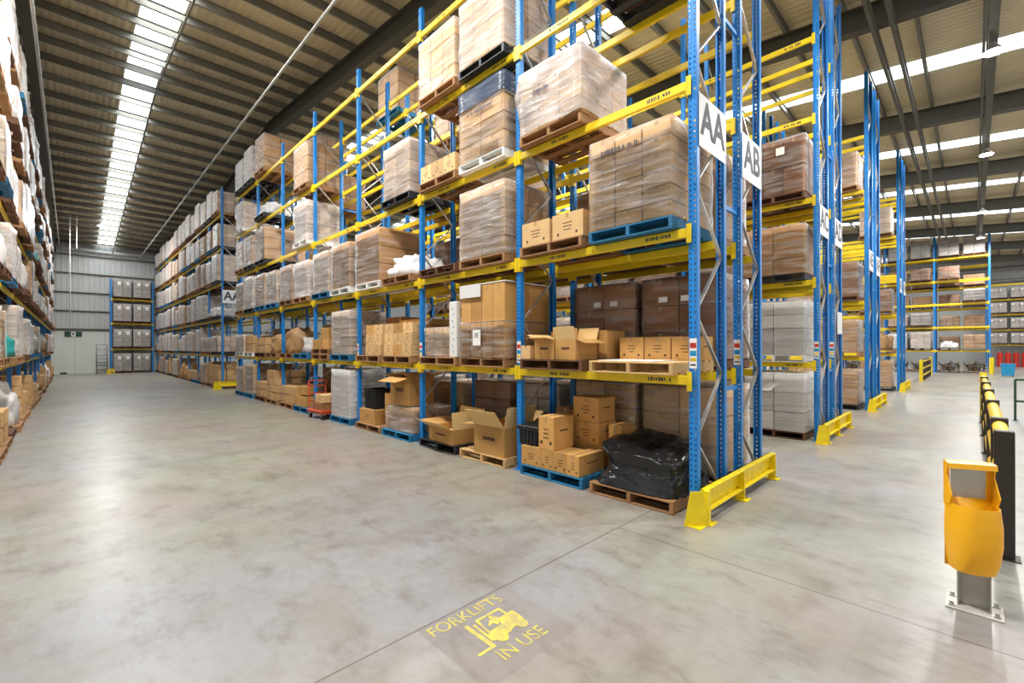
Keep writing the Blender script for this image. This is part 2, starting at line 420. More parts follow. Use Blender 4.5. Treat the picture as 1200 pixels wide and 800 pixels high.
def rack(label, xf, y0, nb, height, levels=LV[1:], pitch=P, near=0, dep=DEP, conn=True, rot=None, beam_bays=None, marks=0, slot=0, rear_bays=None, tie=None):
    """a run of bays: frames of two uprights with zigzag bracing, two box beams per bay and level"""
    root = thing('pallet_rack', label, 'rack', (xf, y0, 0), 0, 'pallet racks')
    if rot is not None: root.rotation_euler.z = rot
    for i in range(nb + 1):
        for k, (x, s) in enumerate(((0, -1), (dep, 1))):
            key = (height, s, i < slot)
            if key not in UP: UP[key] = upright_mesh(*key)
            u = ob('upright', UP[key], root, (x, pitch * i, 0.004))
            if near and i <= near: ob('base_plate', PLATE, u, (-s * .035, 0, -.004))
            if near and i < 4 and s == -1: ob('notice_sticker', STICK, u, (0, -.0, 1.84))
        z = .12; d = 0; mb = MB(); parts = []
        pts = []
        while z < height - .3: pts.append(z); z += .73
        zz = .12; a = dep - .05; b = .05
        segs = []
        flip = True
        while zz + .73 < height:
            segs.append(((b if flip else a, zz), (a if flip else b, zz + .73))); flip = not flip; zz += .73
        segs = [((dep - p[0], p[1]), (dep - q[0], q[1])) for p, q in segs]
        segs = [((b, .1), (a, .1))] + segs
        if near and i <= near:
            for p, q in segs: ob('brace', MB().bar((p[0], pitch * i, p[1]), (q[0], pitch * i, q[1]), .022, .036, 'galv', up=(0, 1, 0)).mesh('brace'), root)
        else:
            for p, q in segs: mb.bar((p[0], pitch * i, p[1]), (q[0], pitch * i, q[1]), .022, .036, 'galv', up=(0, 1, 0))
            ob('bracing', mb.mesh('bracing'), root)
        if tie:
            for z in (1.38, 3.7, 6.1): ob('row_spacer', MB().bar((dep, pitch * i, z), (dep + tie, pitch * i, z), .03, .05, 'blue').mesh('row_spacer'), root)
    bl = beam_mesh(pitch - .112)
    for li, z in enumerate(levels):
        for i in range(nb):
            for s, x in ((-1, .0), (1, dep)):
                if rear_bays is not None and s == 1 and i >= rear_bays: continue
                o = ob('beam', bl, root, (x, pitch * i + .056, z))
                if conn:
                    ob('beam_connector', CONN[(s, -1)], o, (0, 0, 0)); ob('beam_connector', CONN[(s, 1)], o, (0, pitch - .112, 0))
                if i < marks and s == -1:
                    for yy, wd in ((.35, .3), (pitch - .9, .34)):
                        ob('beam_lettering', bars_mesh(wd, .05, 'ink', li * 31 + i * 7 + int(yy * 10)), o, (-.0262, yy, 0))
    return root
XB = 6.395; XC = 10.797; XD = 12.198; XE = 16.957; XF_ = 18.418; XG = 25.038; XH = 26.479
YA2 = 24.6
rack('near AA pallet rack, blue uprights and yellow beams, end guard close to camera', XA, Y0, 7, 8.75, near=3, marks=4, slot=4, tie=XB - XA - DEP - .002)
rack('AB pallet rack standing back to back behind near AA rack', XB, Y0, 7, 8.75, near=1, slot=3)
rack('far AA pallet rack beyond the gap, running to the end wall', XA, YA2, 8, 9.4, conn=False, tie=XB - XA - DEP - .002)
rack('far AB pallet rack back to back behind far AA rack', XB, YA2, 4, 9.4, conn=False)
rack('AC pallet rack facing the AB rack across the aisle', XC, Y0, 5, 10.0, near=1, slot=1, marks=1, tie=XD - XC - DEP - .002)
rack('AD pallet rack back to back with AC rack', XD, Y0, 3, 10.0, near=1, slot=1)
rack('AE pallet rack, third double row along the cross aisle, nearer side', XE, Y0, 4, 10.1, conn=False, tie=XF_ - XE - DEP - .002)
rack('AF pallet rack, third double row along the cross aisle, farther side', XF_, Y0, 2, 10.1, conn=False)
rack('AG pallet rack, fourth double row along the cross aisle, nearer side', XG, Y0, 4, 10.2, conn=False, tie=XH - XG - DEP - .002)
rack('AH pallet rack, fourth double row along the cross aisle, farther side', XH, Y0, 2, 10.2, conn=False)
XW = -1.05; YW0 = 11.0
rack('crowded pallet rack along the left wall of the main aisle', XW - DEP, YW0, 13, 9.0, conn=False)
XK = 45.0
rack('tall yellow-beamed rack closing the end of the cross aisle', XK, -.8, 5, 9.9, conn=True)
rack('tall yellow-beamed rack standing behind the closing rack of the cross aisle', XK + 1.75, -.8, 5, 9.9, levels=[1.535, 3.1, 4.62, 6.15, 7.7], conn=False)
XQ = 60.4
rack('low rack of grey boxes against the right-hand wall', XQ, -9.2, 3, 8.0, levels=[1.95, 3.3, 4.7, 6.05, 7.45], conn=False)
rack('single-bay rack standing against the far end wall', 4.72, 46.25, 1, 7.25, levels=[1.84, 3.82, 5.7], pitch=2.52, rot=PI / 2, conn=True)

# ------------------------------------------------------------------ pallets
# goods that nothing of shows from the aisle are left out, and the pallets showing smallest are one body of stuff.
# One list per rack row in the order of ROWS; a place is level * 100 + bay * 2 + (0 near half, 1 far half).
NO_LOAD = [[], [13, 104, 105, 106, 108, 207, 208, 210, 211, 212, 213], [], [2, 6, 10, 16, 21, 22, 24, 104, 112, 113, 119, 121, 125, 307, 316, 320, 321, 322, 414, 419, 423, 500, 510, 520, 525], [3, 102, 103, 106, 206, 302, 306], [2, 3], [4, 5, 6, 7, 102, 103, 105, 106, 107, 204, 205, 206, 207, 305, 307, 402, 403, 404, 406], [7, 105, 106, 107, 204, 205, 206, 304, 306, 404, 407, 503], [4, 8, 9, 106, 107, 108, 109, 206, 207, 208, 408, 507, 508, 509], [105]]
NO_PALLET = [[], [2, 3, 4, 5, 6, 7, 8, 9, 10, 11, 12, 13, 102, 103, 104, 105, 106, 107, 108, 109, 113, 310, 313, 510], [], [19, 21, 25, 110, 112, 113, 117, 118, 122, 123, 124, 125], [2, 3, 4, 5, 6, 7, 8, 9, 102, 103, 104, 105, 106, 107, 108, 109, 206, 207, 302, 306, 308], [2, 3, 201], [2, 4, 5, 6, 7, 102, 103, 105, 106, 107, 204, 205, 206, 207, 305, 307, 402, 403, 404, 406, 504], [2, 3, 5, 7, 102, 103, 105, 106, 107, 202, 203, 204, 205, 206, 302, 304, 306, 404, 407, 503], [4, 7, 8, 9, 104, 105, 106, 107, 108, 109, 206, 207, 208, 408, 506, 507, 508, 509], [100, 104, 105, 204, 205, 304, 404, 405]]
MASSED = [[], [204, 211, 212, 213, 303], [8, 9, 10, 11, 12, 13, 14, 15, 107, 109, 110, 111, 112, 113, 114, 115, 209, 211, 212, 213, 214, 215, 315, 515], [10, 13, 14, 15, 16, 17, 18, 20, 22, 23, 24, 104, 106, 114, 115, 119, 120, 121, 217, 219, 220, 221, 222, 223, 224, 225, 319, 320, 321, 322, 323, 324, 325, 417, 419, 420, 421, 422, 423, 424, 425, 500, 520, 521, 523, 524, 525], [1, 101, 201, 202, 203, 205], [0], [202, 203], [], [6, 100, 101, 102, 103, 205, 404, 504, 505], [101, 102, 103, 201, 202, 203]]
listed = lambda table, slot: slot is not None and slot[0] < len(table) and slot[1] in table[slot[0]]
REST = []
PW = 1.16
def pallet_parts(m):
    deck = MB()
    n = 7; bw = .125; gap = (PW - n * bw) / (n - 1)
    for i in range(n):
        x = -PW / 2 + i * (bw + gap); deck.cbox(x, x + bw, -PW / 2, PW / 2, .128, .148, m, .003)
    base = MB()
    for x in (-PW / 2, -PW / 2 + .2, -.06, PW / 2 - .32, PW / 2 - .12): base.cbox(x, x + .12, -PW / 2, PW / 2, 0, .02, m, .003)
    bear = MB().cbox(-PW / 2, PW / 2, -.025, .025, .0202, .1278, m, .003)
    return deck, bear, base
PAL = {}
PALLOOK = {'timber': 'brown timber pallet', 'timber_light': 'pale timber pallet', 'timber_dark': 'dark timber pallet', 'pallet_blue': 'blue timber pallet', 'pallet_black': 'black plastic pallet', 'white': 'white plastic pallet'}
for m in PALLOOK:
    d, b, s = pallet_parts(m); whole = MB()
    for q, off in ((d, 0), (s, 0), (b, -.555), (b, 0), (b, .555)): whole.add([(v[0], v[1] + off, v[2]) for v in q.v], q.f, m)
    PAL[m] = (whole.mesh('pallet'), d.mesh('deck'), b.mesh('bearer'), s.mesh('base'))
def pallet(m, x, y, z, where, parts=False, rz=0, slot=None):
    lab = PALLOOK[m] + ', ' + where; grp = 'pallets under the stored goods'
    if listed(NO_PALLET, slot): return None
    if listed(MASSED, slot): REST.append((m, x, y, z, rz)); return None
    if not parts: return tag(ob('pallet', PAL[m][0], None, (x, y, z), rz), lab, 'pallet', grp)
    r = thing('pallet', lab, 'pallet', (x, y, z), rz, grp)
    ob('deck_boards', PAL[m][1], r); ob('base_boards', PAL[m][3], r)
    for o in (-.555, 0, .555): ob('bearer', PAL[m][2], r, (0, o, 0))
    return r
PZ = .15

# ------------------------------------------------------------------ cartons
CART = {}
def carton_mesh(w, d, h, m, taped=True, printed=0):
    """closed carton, base at z=0: w along Y (its face to the aisle), d along X; flap seam taped, printed marks on two faces"""
    key = (round(w, 2), round(d, 2), round(h, 2), m, taped, printed)
    if key in CART: return CART[key]
    mb = MB().cbox(-d / 2, d / 2, -w / 2, w / 2, 0, h, m, .004)
    e = .0012
    if taped:
        mb.quad([(-d / 2, -.024, h + e), (d / 2, -.024, h + e), (d / 2, .024, h + e), (-d / 2, .024, h + e)], 'tape')
        mb.quad([(-d / 2 - e, .024, h), (-d / 2 - e, .024, h * .82), (-d / 2 - e, -.024, h * .82), (-d / 2 - e, -.024, h)], 'tape')
        mb.quad([(-d / 2 + .01, -w / 2 - e, h * .985), (d / 2 - .01, -w / 2 - e, h * .985), (d / 2 - .01, -w / 2 - e, h * .975), (-d / 2 + .01, -w / 2 - e, h * .975)], 'print')
    r = random.Random(str(key))
    if printed:
        for k in range(3):
            ww = w * r.uniform(.18, .4); z = h * (.6 - .13 * k); hh = h * .035
            mb.quad([(-d / 2 - e, ww / 2, z), (-d / 2 - e, -ww / 2, z), (-d / 2 - e, -ww / 2, z + hh), (-d / 2 - e, ww / 2, z + hh)][::-1], 'print')
        for q in (-.3, .3):
            s = h * .05; z = h * .16
            mb.quad([(-d / 2 - e, w * q - s, z), (-d / 2 - e, w * q + s, z), (-d / 2 - e, w * q + s, z + 2 * s), (-d / 2 - e, w * q - s, z + 2 * s)], 'print')
        mb.quad([(-d * .2, -w / 2 - e, h * .55), (d * .2, -w / 2 - e, h * .55), (d * .2, -w / 2 - e, h * .6), (-d * .2, -w / 2 - e, h * .6)], 'print')
    CART[key] = mb.mesh('carton'); return CART[key]
KLOOK = {'kraft': 'brown', 'kraft_light': 'light brown', 'kraft_dark': 'dark brown', 'white': 'white'}
def carton(x, y, z, w, d, h, m, where, rz=0, printed=1, group='loose cartons'):
    return tag(ob('carton', carton_mesh(w, d, h, m, True, printed), None, (x, y, z), rz), where, 'carton', group)
def open_carton(x, y, z, w, d, h, m, label, flaps=(('f', 40), ('b', 60), ('l', 30), ('r', 100)), rz=0):
    """carton standing open: walls, bottom, and four flaps each at its own angle (0 = straight up, 90 = level, 180 = hanging down)"""
    t = .006; mb = MB()
    mb.box(-d / 2, -d / 2 + t, -w / 2, w / 2, 0, h, m).box(d / 2 - t, d / 2, -w / 2, w / 2, 0, h, m)
    mb.box(-d / 2 + t, d / 2 - t, -w / 2, -w / 2 + t, 0, h, m).box(-d / 2 + t, d / 2 - t, w / 2 - t, w / 2, 0, h, m).box(-d / 2 + t, d / 2 - t, -w / 2 + t, w / 2 - t, 0, t, m)
    mb.box(-d / 2 + t, d / 2 - t, -w / 2 + t, w / 2 - t, t, h * .55, 'inside')
    e = .001; mb.quad([(-d / 2 - e, -w * .2, h * .5), (-d / 2 - e, -w * .2, h * .62), (-d / 2 - e, w * .2, h * .62), (-d / 2 - e, w * .2, h * .5)], 'print')
    root = tag(ob('open_carton', mb.mesh('open_carton'), None, (x, y, z), rz), label, 'carton', 'open cartons')
    for s, a in flaps:
        a = math.radians(a); ln = (d if s in 'lr' else w); fl = min(w, d) * .5 if s in 'fb' else min(w, d) * .48
        fb = MB().box(-.003, .003, -ln / 2 + .004, ln / 2 - .004, 0, fl, 'inside' if a < 1.2 else m)
        o = ob('flap', fb.mesh('flap'), root)
        if s == 'f': o.location = (-d / 2 + .003, 0, h); o.rotation_euler = (0, -a, 0)
        elif s == 'b': o.location = (d / 2 - .003, 0, h); o.rotation_euler = (0, a, 0)
        elif s == 'l': o.location = (0, w / 2 - .003, h); o.rotation_euler = (0, a, PI / 2)
        else: o.location = (0, -w / 2 + .003, h); o.rotation_euler = (0, a, -PI / 2)
    return root

# ------------------------------------------------------------------ wrapped loads
def wrap_mesh(w, d, h, m, seed, bulge=.012, top=True, lumps=.0, z0=.004, skip=None):
    """film wound around a load: a wrinkled shell, slightly proud of the goods, hem below, closed over the top"""
    mb = MB(); nz = 9; per = []
    hw, hd, r = w / 2 + .014, d / 2 + .014, .03
    def side(a, b, n): return [(a[0] + (b[0] - a[0]) * i / n, a[1] + (b[1] - a[1]) * i / n) for i in range(n)]
    cs = [(-hd, -hw + r), (-hd, hw - r), (-hd + r, hw), (hd - r, hw), (hd, hw - r), (hd, -hw + r), (hd - r, -hw), (-hd + r, -hw)]
    for i in range(8): per += side(cs[i], cs[(i + 1) % 8], 9 if i % 2 == 0 else 1)
    n = len(per); vs = []
    off = Vector((seed * 3.1, seed * 1.7, seed * .9))
    for k in range(nz + 1):
        z = z0 + (h + .012 - z0) * k / nz
        for x, y in per:
            q = noise.noise(Vector((x * 4, y * 4, z * 7)) + off); q2 = noise.noise(Vector((x * 1.6, y * 1.6, z * 1.8)) - off)
            s = 1 + max(-.008, bulge * q + lumps * q2) / .55
            vs.append((x * s, y * s, z + .02 * abs(noise.noise(Vector((x * 3, y * 3, k)) + off)) * (k == 0)))
    fs = [(k * n + (i + 1) % n, k * n + i, (k + 1) * n + i, (k + 1) * n + (i + 1) % n) for k in range(nz) for i in range(n)]
    if top:
        base = nz * n
        for t in (.8, .4):
            for x, y in per: vs.append((x * t, y * t, h + .014 + .008 * noise.noise(Vector((x * t * 5, y * t * 5, 3)) + off)))
        for j in range(2):
            a0, b0 = base + j * n, base + (j + 1) * n
            fs += [(a0 + (i + 1) % n, a0 + i, b0 + i, b0 + (i + 1) % n) for i in range(n)]
        fs.append(tuple(base + 2 * n + i for i in range(n))[::-1])
    mb.add(vs, fs, m); return mb.mesh('stretch_wrap', True)
def stack_mesh(w, d, h, ny, nx, nz, m, seed, jit=.006, drop=0):
    """a block of cartons as one mesh with open seams; only used where the film hides the single boxes"""
    r = random.Random(seed); mb = MB(); g = .01
    for k in range(nz):
        ox = 0
        for j in range(nx):
            for i in range(ny):
                if 0 < i < ny - 1 and 0 < j < nx - 1 and k < nz - 1: continue
                if k == nz - 1 and r.random() < drop: continue
                x0, x1 = -d / 2 + d * j / nx, -d / 2 + d * (j + 1) / nx; y0, y1 = -w / 2 + w * i / ny, -w / 2 + w * (i + 1) / ny
                jx, jy = r.uniform(-jit, jit), r.uniform(-jit, jit)
                mb.cbox(x0 + g + jx, x1 - g + jx, y0 + g + jy, y1 - g + jy, h * k / nz + (.0 if k == 0 else .005), h * (k + 1) / nz - .005, m, .01)
    return mb.mesh('carton_stack')
def lump_mesh(w, d, h, m, seed, amp=.16, power=3.2, name='bundle', n=26, rings=14, fl=2.2):
    """soft goods: a sagging, creased bag-like body, flat underneath"""
    vs = []; off = Vector((seed * 2.3, seed * 1.1, seed * .7)); mb = MB()
    for k in range(rings + 1):
        t = k / rings; ph = t * PI / 2
        rr = math.cos(ph) ** (2 / power); z = math.sin(ph) ** (2 / power) * h
        for i in range(n):
            a = 2 * PI * i / n; c, s = math.cos(a), math.sin(a)
            x = math.copysign(abs(c) ** (2 / power), c) * rr; y = math.copysign(abs(s) ** (2 / power), s) * rr
            q = noise.noise(Vector((x * fl, y * fl, z * fl * 1.3)) + off) + .5 * noise.noise(Vector((x * 5, y * 5, z * 6)) + off)
            f = 1 + amp * q - amp * .5
            vs.append((x * d / 2 * f, y * w / 2 * f, max(0, z * (1 + amp * .7 * q) * (1 if k else 0))))
    fs = [(k * n + i, k * n + (i + 1) % n, (k + 1) * n + (i + 1) % n, (k + 1) * n + i) for k in range(rings) for i in range(n)]
    fs.append(tuple(range(n))[::-1]); mb.add(vs, fs, m); return mb.mesh(name, True)
# look -> (body mesh, film mesh or None, words, category, name)
PRO = {}
def proto(key, words, w, d, h, ny, nx, nz, m, film_m, seed, jit=.006, lumps=0., drop=0., bulge=.012):
    PRO[key] = (stack_mesh(w, d, h, ny, nx, nz, m, seed, jit, drop), wrap_mesh(w, d, h, film_m, seed, bulge, lumps=lumps) if film_m else None, words, h, 'wrapped_load' if film_m else 'carton_stack')
proto('a', 'milky-wrapped brown carton stack', 1.08, 1.1, 1.15, 3, 3, 4, 'stack', 'film_milky', 1, bulge=.008)
proto('b', 'clear-wrapped brown carton stack', 1.06, 1.08, 1.0, 2, 2, 3, 'stack', 'film_clear', 2)
proto('c', 'white-wrapped tall stack', 1.08, 1.1, 1.22, 3, 2, 5, 'stack_pale', 'film_white', 3, bulge=.02)
proto('d', 'milky-wrapped pale carton stack', 1.05, 1.08, 1.1, 2, 3, 5, 'stack_pale', 'film_milky', 4)
proto('e', 'unwrapped tan carton stack', 1.06, 1.08, 1.05, 3, 3, 4, 'stack', None, 5, jit=.012, drop=.3)
proto('f', 'dark-wrapped carton stack', 1.06, 1.08, 1.1, 2, 2, 4, 'stack', 'film_dark', 6)
proto('g', 'clear-wrapped dark brown carton stack', 1.08, 1.1, 1.1, 2, 2, 3, 'stack_dark', 'film_clear', 7)
proto('h', 'low milky-wrapped stack', 1.06, 1.08, .7, 3, 2, 3, 'stack_pale', 'film_milky', 8, lumps=.03)
proto('i', 'grey-wrapped stack', 1.06, 1.08, 1.12, 2, 2, 4, 'stack_grey', 'film_clear', 9)
proto('j', 'white-wrapped irregular stack', 1.06, 1.08, 1.05, 3, 3, 5, 'stack_pale', 'film_white', 10, lumps=.05, bulge=.03)
proto('k', 'low unwrapped brown carton stack', 1.04, 1.06, .55, 3, 3, 2, 'stack', None, 11, jit=.012, drop=.25)
proto('l', 'clear-wrapped single tall brown carton', 1.08, 1.08, 1.2, 1, 1, 1, 'stack', 'film_clear', 12)
proto('m', 'white-wrapped white carton stack', 1.08, 1.1, 1.15, 2, 2, 4, 'stack_white', 'film_clear', 13)
for key, words, w, d, h, m, amp, name in (('p', 'bulging white bag', 1.15, 1.1, 1.0, 'white_bag', .2, 'bulk_bag'), ('q', 'low pile of grey plastic', 1.15, 1.1, .5, 'grey_bag', .3, 'plastic_bundle'), ('r', 'rumpled brown paper bundle', 1.12, 1.1, .8, 'brown_bag', .28, 'paper_bundle'),
                                        ('s', 'grey bulging plastic bundle', 1.15, 1.1, 1.05, 'grey_bag', .22, 'plastic_bundle'), ('t', 'teal covered bundle', 1.1, 1.05, .55, 'teal', .22, 'teal_bundle'), ('u', 'low white plastic bundle', 1.1, 1.05, .5, 'white_bag', .28, 'plastic_bundle'), ('v', 'black covered heap', 1.1, 1.08, .7, 'black_film', .25, 'covered_heap')):
    PRO[key] = (lump_mesh(w, d, h, m, ord(key), amp), None, words, h, name)
def jumble(seed):
    r = random.Random(seed); mb = MB()
    for k in range(46):
        a = (r.uniform(-.5, .5), r.uniform(-.55, .55), r.uniform(.03, .5)); b = (max(-.5, min(.5, a[0] + r.uniform(-.6, .6))), max(-.55, min(.55, a[1] + r.uniform(-.6, .6))), r.uniform(.03, .75))
        mb.bar(a, b, r.uniform(.02, .05), r.uniform(.02, .05), r.choice(['metal_dark', 'metal_dark', 'steel', 'black', 'timber_light']))
    for k in range(5):
        x, y = r.uniform(-.4, .4), r.uniform(-.4, .4); mb.cbox(x - .12, x + .12, y - .12, y + .12, .0, r.uniform(.1, .35), r.choice(['metal_dark', 'steel', 'kraft_dark']))
    return mb.mesh('scrap_heap')
for i_, key in enumerate('xyz'): PRO[key] = (jumble(90 + i_), None, 'tangled heap of metal frames', .7, 'scrap_heap')
LWORD = ['floor level', 'first shelf', 'second shelf', 'third shelf', 'fourth shelf', 'fifth shelf']
def where(half, bay, lev, row): return '%s half of %s bay, %s, %s' % (half, ORD[bay], LWORD[lev], row)
PR = {}
def load(key, x, y, z, wh, rz=0, sz=1.0, slot=None):
    body, film_, words, h, name = PRO[key]
    if listed(NO_LOAD, slot): return None
    o = tag(ob(name, body, None, (x, y, z), rz), words + ', ' + wh, 'pallet load', 'stored pallet loads')
    o.scale = (1, 1, sz)
    if film_: ob('stretch_wrap', film_, o)
    return o
ROWS = ['near AA rack', 'AB rack', 'far AA rack', 'left wall rack', 'AC rack', 'AD rack', 'AE rack', 'AG rack', 'cross-aisle end rack', 'rack behind closing rack']
PLACE = {}
class Row:
    def __init__(s, name, xc, y0, pitch=P, levels=LV, jx=.0, half=.64): s.n = name; s.xc = xc; s.y0 = y0; s.p = pitch; s.lv = levels; s.jx = jx; s.half = half
    def pos(s, bay, half, lev):
        y = s.y0 + s.p * (bay + .5) + (-s.half if half == 'near' else s.half)
        return s.xc, y, (0.0 if lev == 0 else s.lv[lev] + .0565)
    def put(s, bay, half, lev, key, pal='timber', parts=False, rz=None, dx=0, sz=1.0):
        x, y, z = s.pos(bay, half, lev); x += dx; wh = where(half, bay, lev, s.n)
        slot = (ROWS.index(s.n), lev * 100 + bay * 2 + (half == 'far'))
        if pal:
            p = pallet(pal, x, y, z, 'under goods, ' + wh if key else wh, parts, 0, slot)
            if p: PLACE[p.name] = slot
        if key:
            p = load(key, x, y, z + (PZ if pal else .001), wh, R.uniform(-.015, .015) if rz is None else rz, sz, slot)
            if p: PLACE[p.name] = slot
        return x, y, z + (PZ if pal else 0)
def wrapped_cartons(x, y, z, w, d, h, ny, nx, nz, m, film_m, label, seed, lumps=0., drop=(), rz=0, printed=0, wrap=True, bulge=.012, mark=None, taped=True):
    """a near load: every carton that shows is a part of its own, the film around them another"""
    root = thing('wrapped_load', label, 'pallet load', (x, y, z), rz, 'wrapped loads built of single cartons'); r = random.Random(seed); g = .018
    for k in range(nz):
        for j in range(nx):
            for i in range(ny):
                if (0 < i < ny - 1) and j > 0 and k < nz - 1: continue
                if nx > 1 and ny > 1 and j == nx - 1 and i == ny - 1 and k < nz - 1: continue
                if (i, j, k) in drop: continue
                me = carton_mesh(w / ny - g, d / nx - g, h / nz - .012, m, taped, printed)
                ob('carton', me, root, (-d / 2 + d * (j + .5) / nx + r.uniform(-.004, .004), -w / 2 + w * (i + .5) / ny + r.uniform(-.002, .002), h * k / nz))
    if wrap: ob('stretch_wrap', wrap_mesh(w + .01, d + .01, h, film_m, seed, bulge, lumps=lumps), root)
    if mark:
        ml, mz, my = mark
        ob('handwriting', bars_mesh(ml, .075, 'pen', seed), root, (-d / 2 - .034, my, mz))
    return root

# ================================================================== near AA rack
A = Row('near AA rack', XA + DEP / 2, Y0)
# --- first bay, floor: black bundle on a timber pallet, cartons on a blue pallet
x, y, z = A.pos(0, 'near', 0)
pallet('timber', x, y, z, 'under the black plastic bundle by the end guard', True)
def black_bundle():
    n, rings = 72, 34; vs = []; mb = MB()
    for k in range(rings + 1):
        t = k / rings
        for i in range(n):
            a = 2 * PI * i / n; c, s = math.cos(a), math.sin(a); p = 6
            ux = math.copysign(abs(c) ** (2 / p), c); uy = math.copysign(abs(s) ** (2 / p), s)
            cut = max(0, -c * .55 + s * .6)
            if t < .6:
                u = t / .6; prof = 1.0 - (.1 + .2 * cut) * math.sin(min(1, u * 1.5) * PI * .5) + (.04 + .14 * cut) * max(0, u - .6) / .4; z = .47 * u
            else:
                u = (t - .6) / .4; prof = (.94 - .02 * cut) * (1 - u) ** .6; z = .47 + .06 * math.sin(u * PI / 2)
            P3 = Vector((ux * prof, uy * prof, z * 2))
            q = noise.noise(P3 * 1.7 + Vector((4, 1, 2))); q2 = 1 - abs(noise.noise(P3 * 4 + Vector((1, 7, 2)))) * 2.4; q3 = noise.noise(Vector((a * 7, z * 1.5, 2)))
            f = prof * (1 + .05 * q + .022 * q2 + .025 * q3 * min(1, t * 5) * (t < .6))
            vs.append((ux * .565 * f, uy * .57 * f, max(0, z + (.09 * q + .03 * q2 + .05 * ux) * min(1, t * 2.2))))
    fs = [(k * n + i, k * n + (i + 1) % n, (k + 1) * n + (i + 1) % n, (k + 1) * n + i) for k in range(rings) for i in range(n)]
    fs.append(tuple(range(n))[::-1]); mb.add(vs, fs, 'black_film'); return mb.mesh('black_bundle', True)
tag(ob('plastic_bundle', black_bundle(), None, (x, y, z + PZ)), 'bundle wrapped in shiny black plastic on timber pallet by the yellow end guard', 'pallet load')
x, y, z = A.pos(0, 'far', 0)
pallet('pallet_blue', x, y, z, 'on the floor beside the black plastic bundle', True)
T = z + PZ + .001; fx = x - .565
bp = 'on blue floor pallet beside black bundle'
for yc, w, nm in ((4.628, .395, 'farthest from the end guard'), (4.31, .235, 'second of the front row'), (4.065, .25, 'third of the front row')):
    carton(fx + .21, yc, T, w, .4, .285, 'kraft', 'low front carton, %s, %s' % (nm, bp), printed=2)
carton(fx + .3, 3.832, T, .21, .6, .285, 'kraft', 'long low carton at near end of front row, ' + bp, printed=2)
carton(fx + .24, 4.325, T + .287, .29, .46, .475, 'kraft', 'tall upright carton standing on the front row, ' + bp, printed=1)
carton(fx + .83, 4.03, T, .5, .44, .33, 'kraft', 'lowest carton of the rear column, ' + bp, printed=0)
carton(fx + .82, 4.05, T + .332, .47, .44, .325, 'kraft', 'middle carton of the rear column, ' + bp, printed=1)
carton(fx + .82, 4.06, T + .659, .46, .43, .36, 'kraft', 'topmost carton of the rear column, ' + bp, printed=2)
carton(fx + .95, 3.66, T, .22, .35, .62, 'kraft', 'narrow carton right of the rear column, ' + bp, printed=0)
carton(fx + .9, 4.52, T, .4, .4, .8, 'kraft_dark', 'tall dark carton left behind the upright one, ' + bp, printed=0)
def ribbed_crate(w, d, h, m):
    mb = MB().prism([(-w / 2 + .02, 0), (w / 2 - .02, 0), (w / 2, h), (-w / 2, h)], -d / 2 + .012, d / 2 - .012, m, 'x')
    k = -w / 2 + .05
    while k < w / 2 - .03: mb.box(-d / 2, d / 2, k - .012, k + .012, .01, h - .02, m); k += .075
    mb.box(-d / 2 - .012, d / 2 + .012, -w / 2 - .015, w / 2 + .015, h - .03, h, m)
    return mb
cr = tag(ob('crate', ribbed_crate(.40, .4, .26, 'black').mesh('crate'), None, (fx + .24, 4.72, T + .287)), 'black ribbed plastic crate on the low cartons, blue floor pallet', 'crate')
ob('lid', MB().cbox(-.215, .215, -.215, .215, 0, .03, 'black', .008).mesh('lid'), cr, (0, 0, .26))
# --- first bay, first shelf: pale pallet with a sheet; dark pallet with open cartons
x, y, z = A.pos(0, 'near', 1)
pallet('timber_light', x, y, z, 'three cartons at its back, near half of first bay, first shelf', True)
for i in range(3): carton(x + .36, y + .39 - .39 * i, z + PZ + .001, .375, .4, .31, 'kraft', '%s of three cartons from the end guard, at the back of the pale pallet' % ORD[2 - i], printed=1)
tag(ob('cardboard_sheet', MB().cbox(-.5, .12, -.3, .5, 0, .008, 'white', .002).mesh('sheet'), None, (x, y, z + PZ)), 'flat pale cardboard sheet lying on the pale timber pallet, first bay', 'sheet')
x, y, z = A.pos(0, 'far', 1); sh = 'dark pallet, first bay, first shelf, near AA rack'
pallet('timber_dark', x, y, z, 'with open cartons, first bay, first shelf, near AA rack', True)
T = z + PZ + .001; fx = x - .565
open_carton(fx + .28, 3.98, T, .36, .5, .285, 'kraft', 'open carton with flap hanging out, ' + sh, (('f', 12), ('b', 20), ('l', -4), ('r', 108)))
open_carton(fx + .28, 4.375, T, .37, .5, .28, 'kraft', 'open carton with raised level flaps, ' + sh, (('f', 80), ('b', 14), ('l', 62), ('r', -4)))
carton(fx + .2, 4.74, T, .19, .36, .2, 'kraft_light', 'small pale carton at far end, ' + sh, printed=0)
carton(fx + .86, 4.5, T, .5, .48, .42, 'kraft', 'tall carton at rear left, ' + sh, printed=0)
carton(fx + .86, 3.96, T, .54, .48, .42, 'kraft', 'wide carton at rear right, ' + sh, printed=0)
# --- first bay, second shelf
x, y, z = A.pos(0, 'near', 2)
pallet('pallet_blue', x, y, z, 'under tall wrapped cartons, first bay, second shelf', True)
wrapped_cartons(x, y, z + PZ, 1.13, 1.13, 1.14, 3, 3, 6, 'kraft_light', 'film_clear', 'tall clear-wrapped carton stack on blue pallet, first bay, second shelf, by AA sign', 21, mark=(.5, .96, .1))
x, y, z = A.pos(0, 'far', 2); pallet('timber', x, y, z, 'under two cartons, first bay, second shelf', True)
carton(x - .3, y + .28, z + PZ + .001, .55, .5, .35, 'kraft_light', 'left of two low cartons on timber pallet, first bay, second shelf')
carton(x - .28, y - .31, z + PZ + .001, .54, .52, .36, 'kraft_light', 'right of two low cartons on timber pallet, first bay, second shelf')
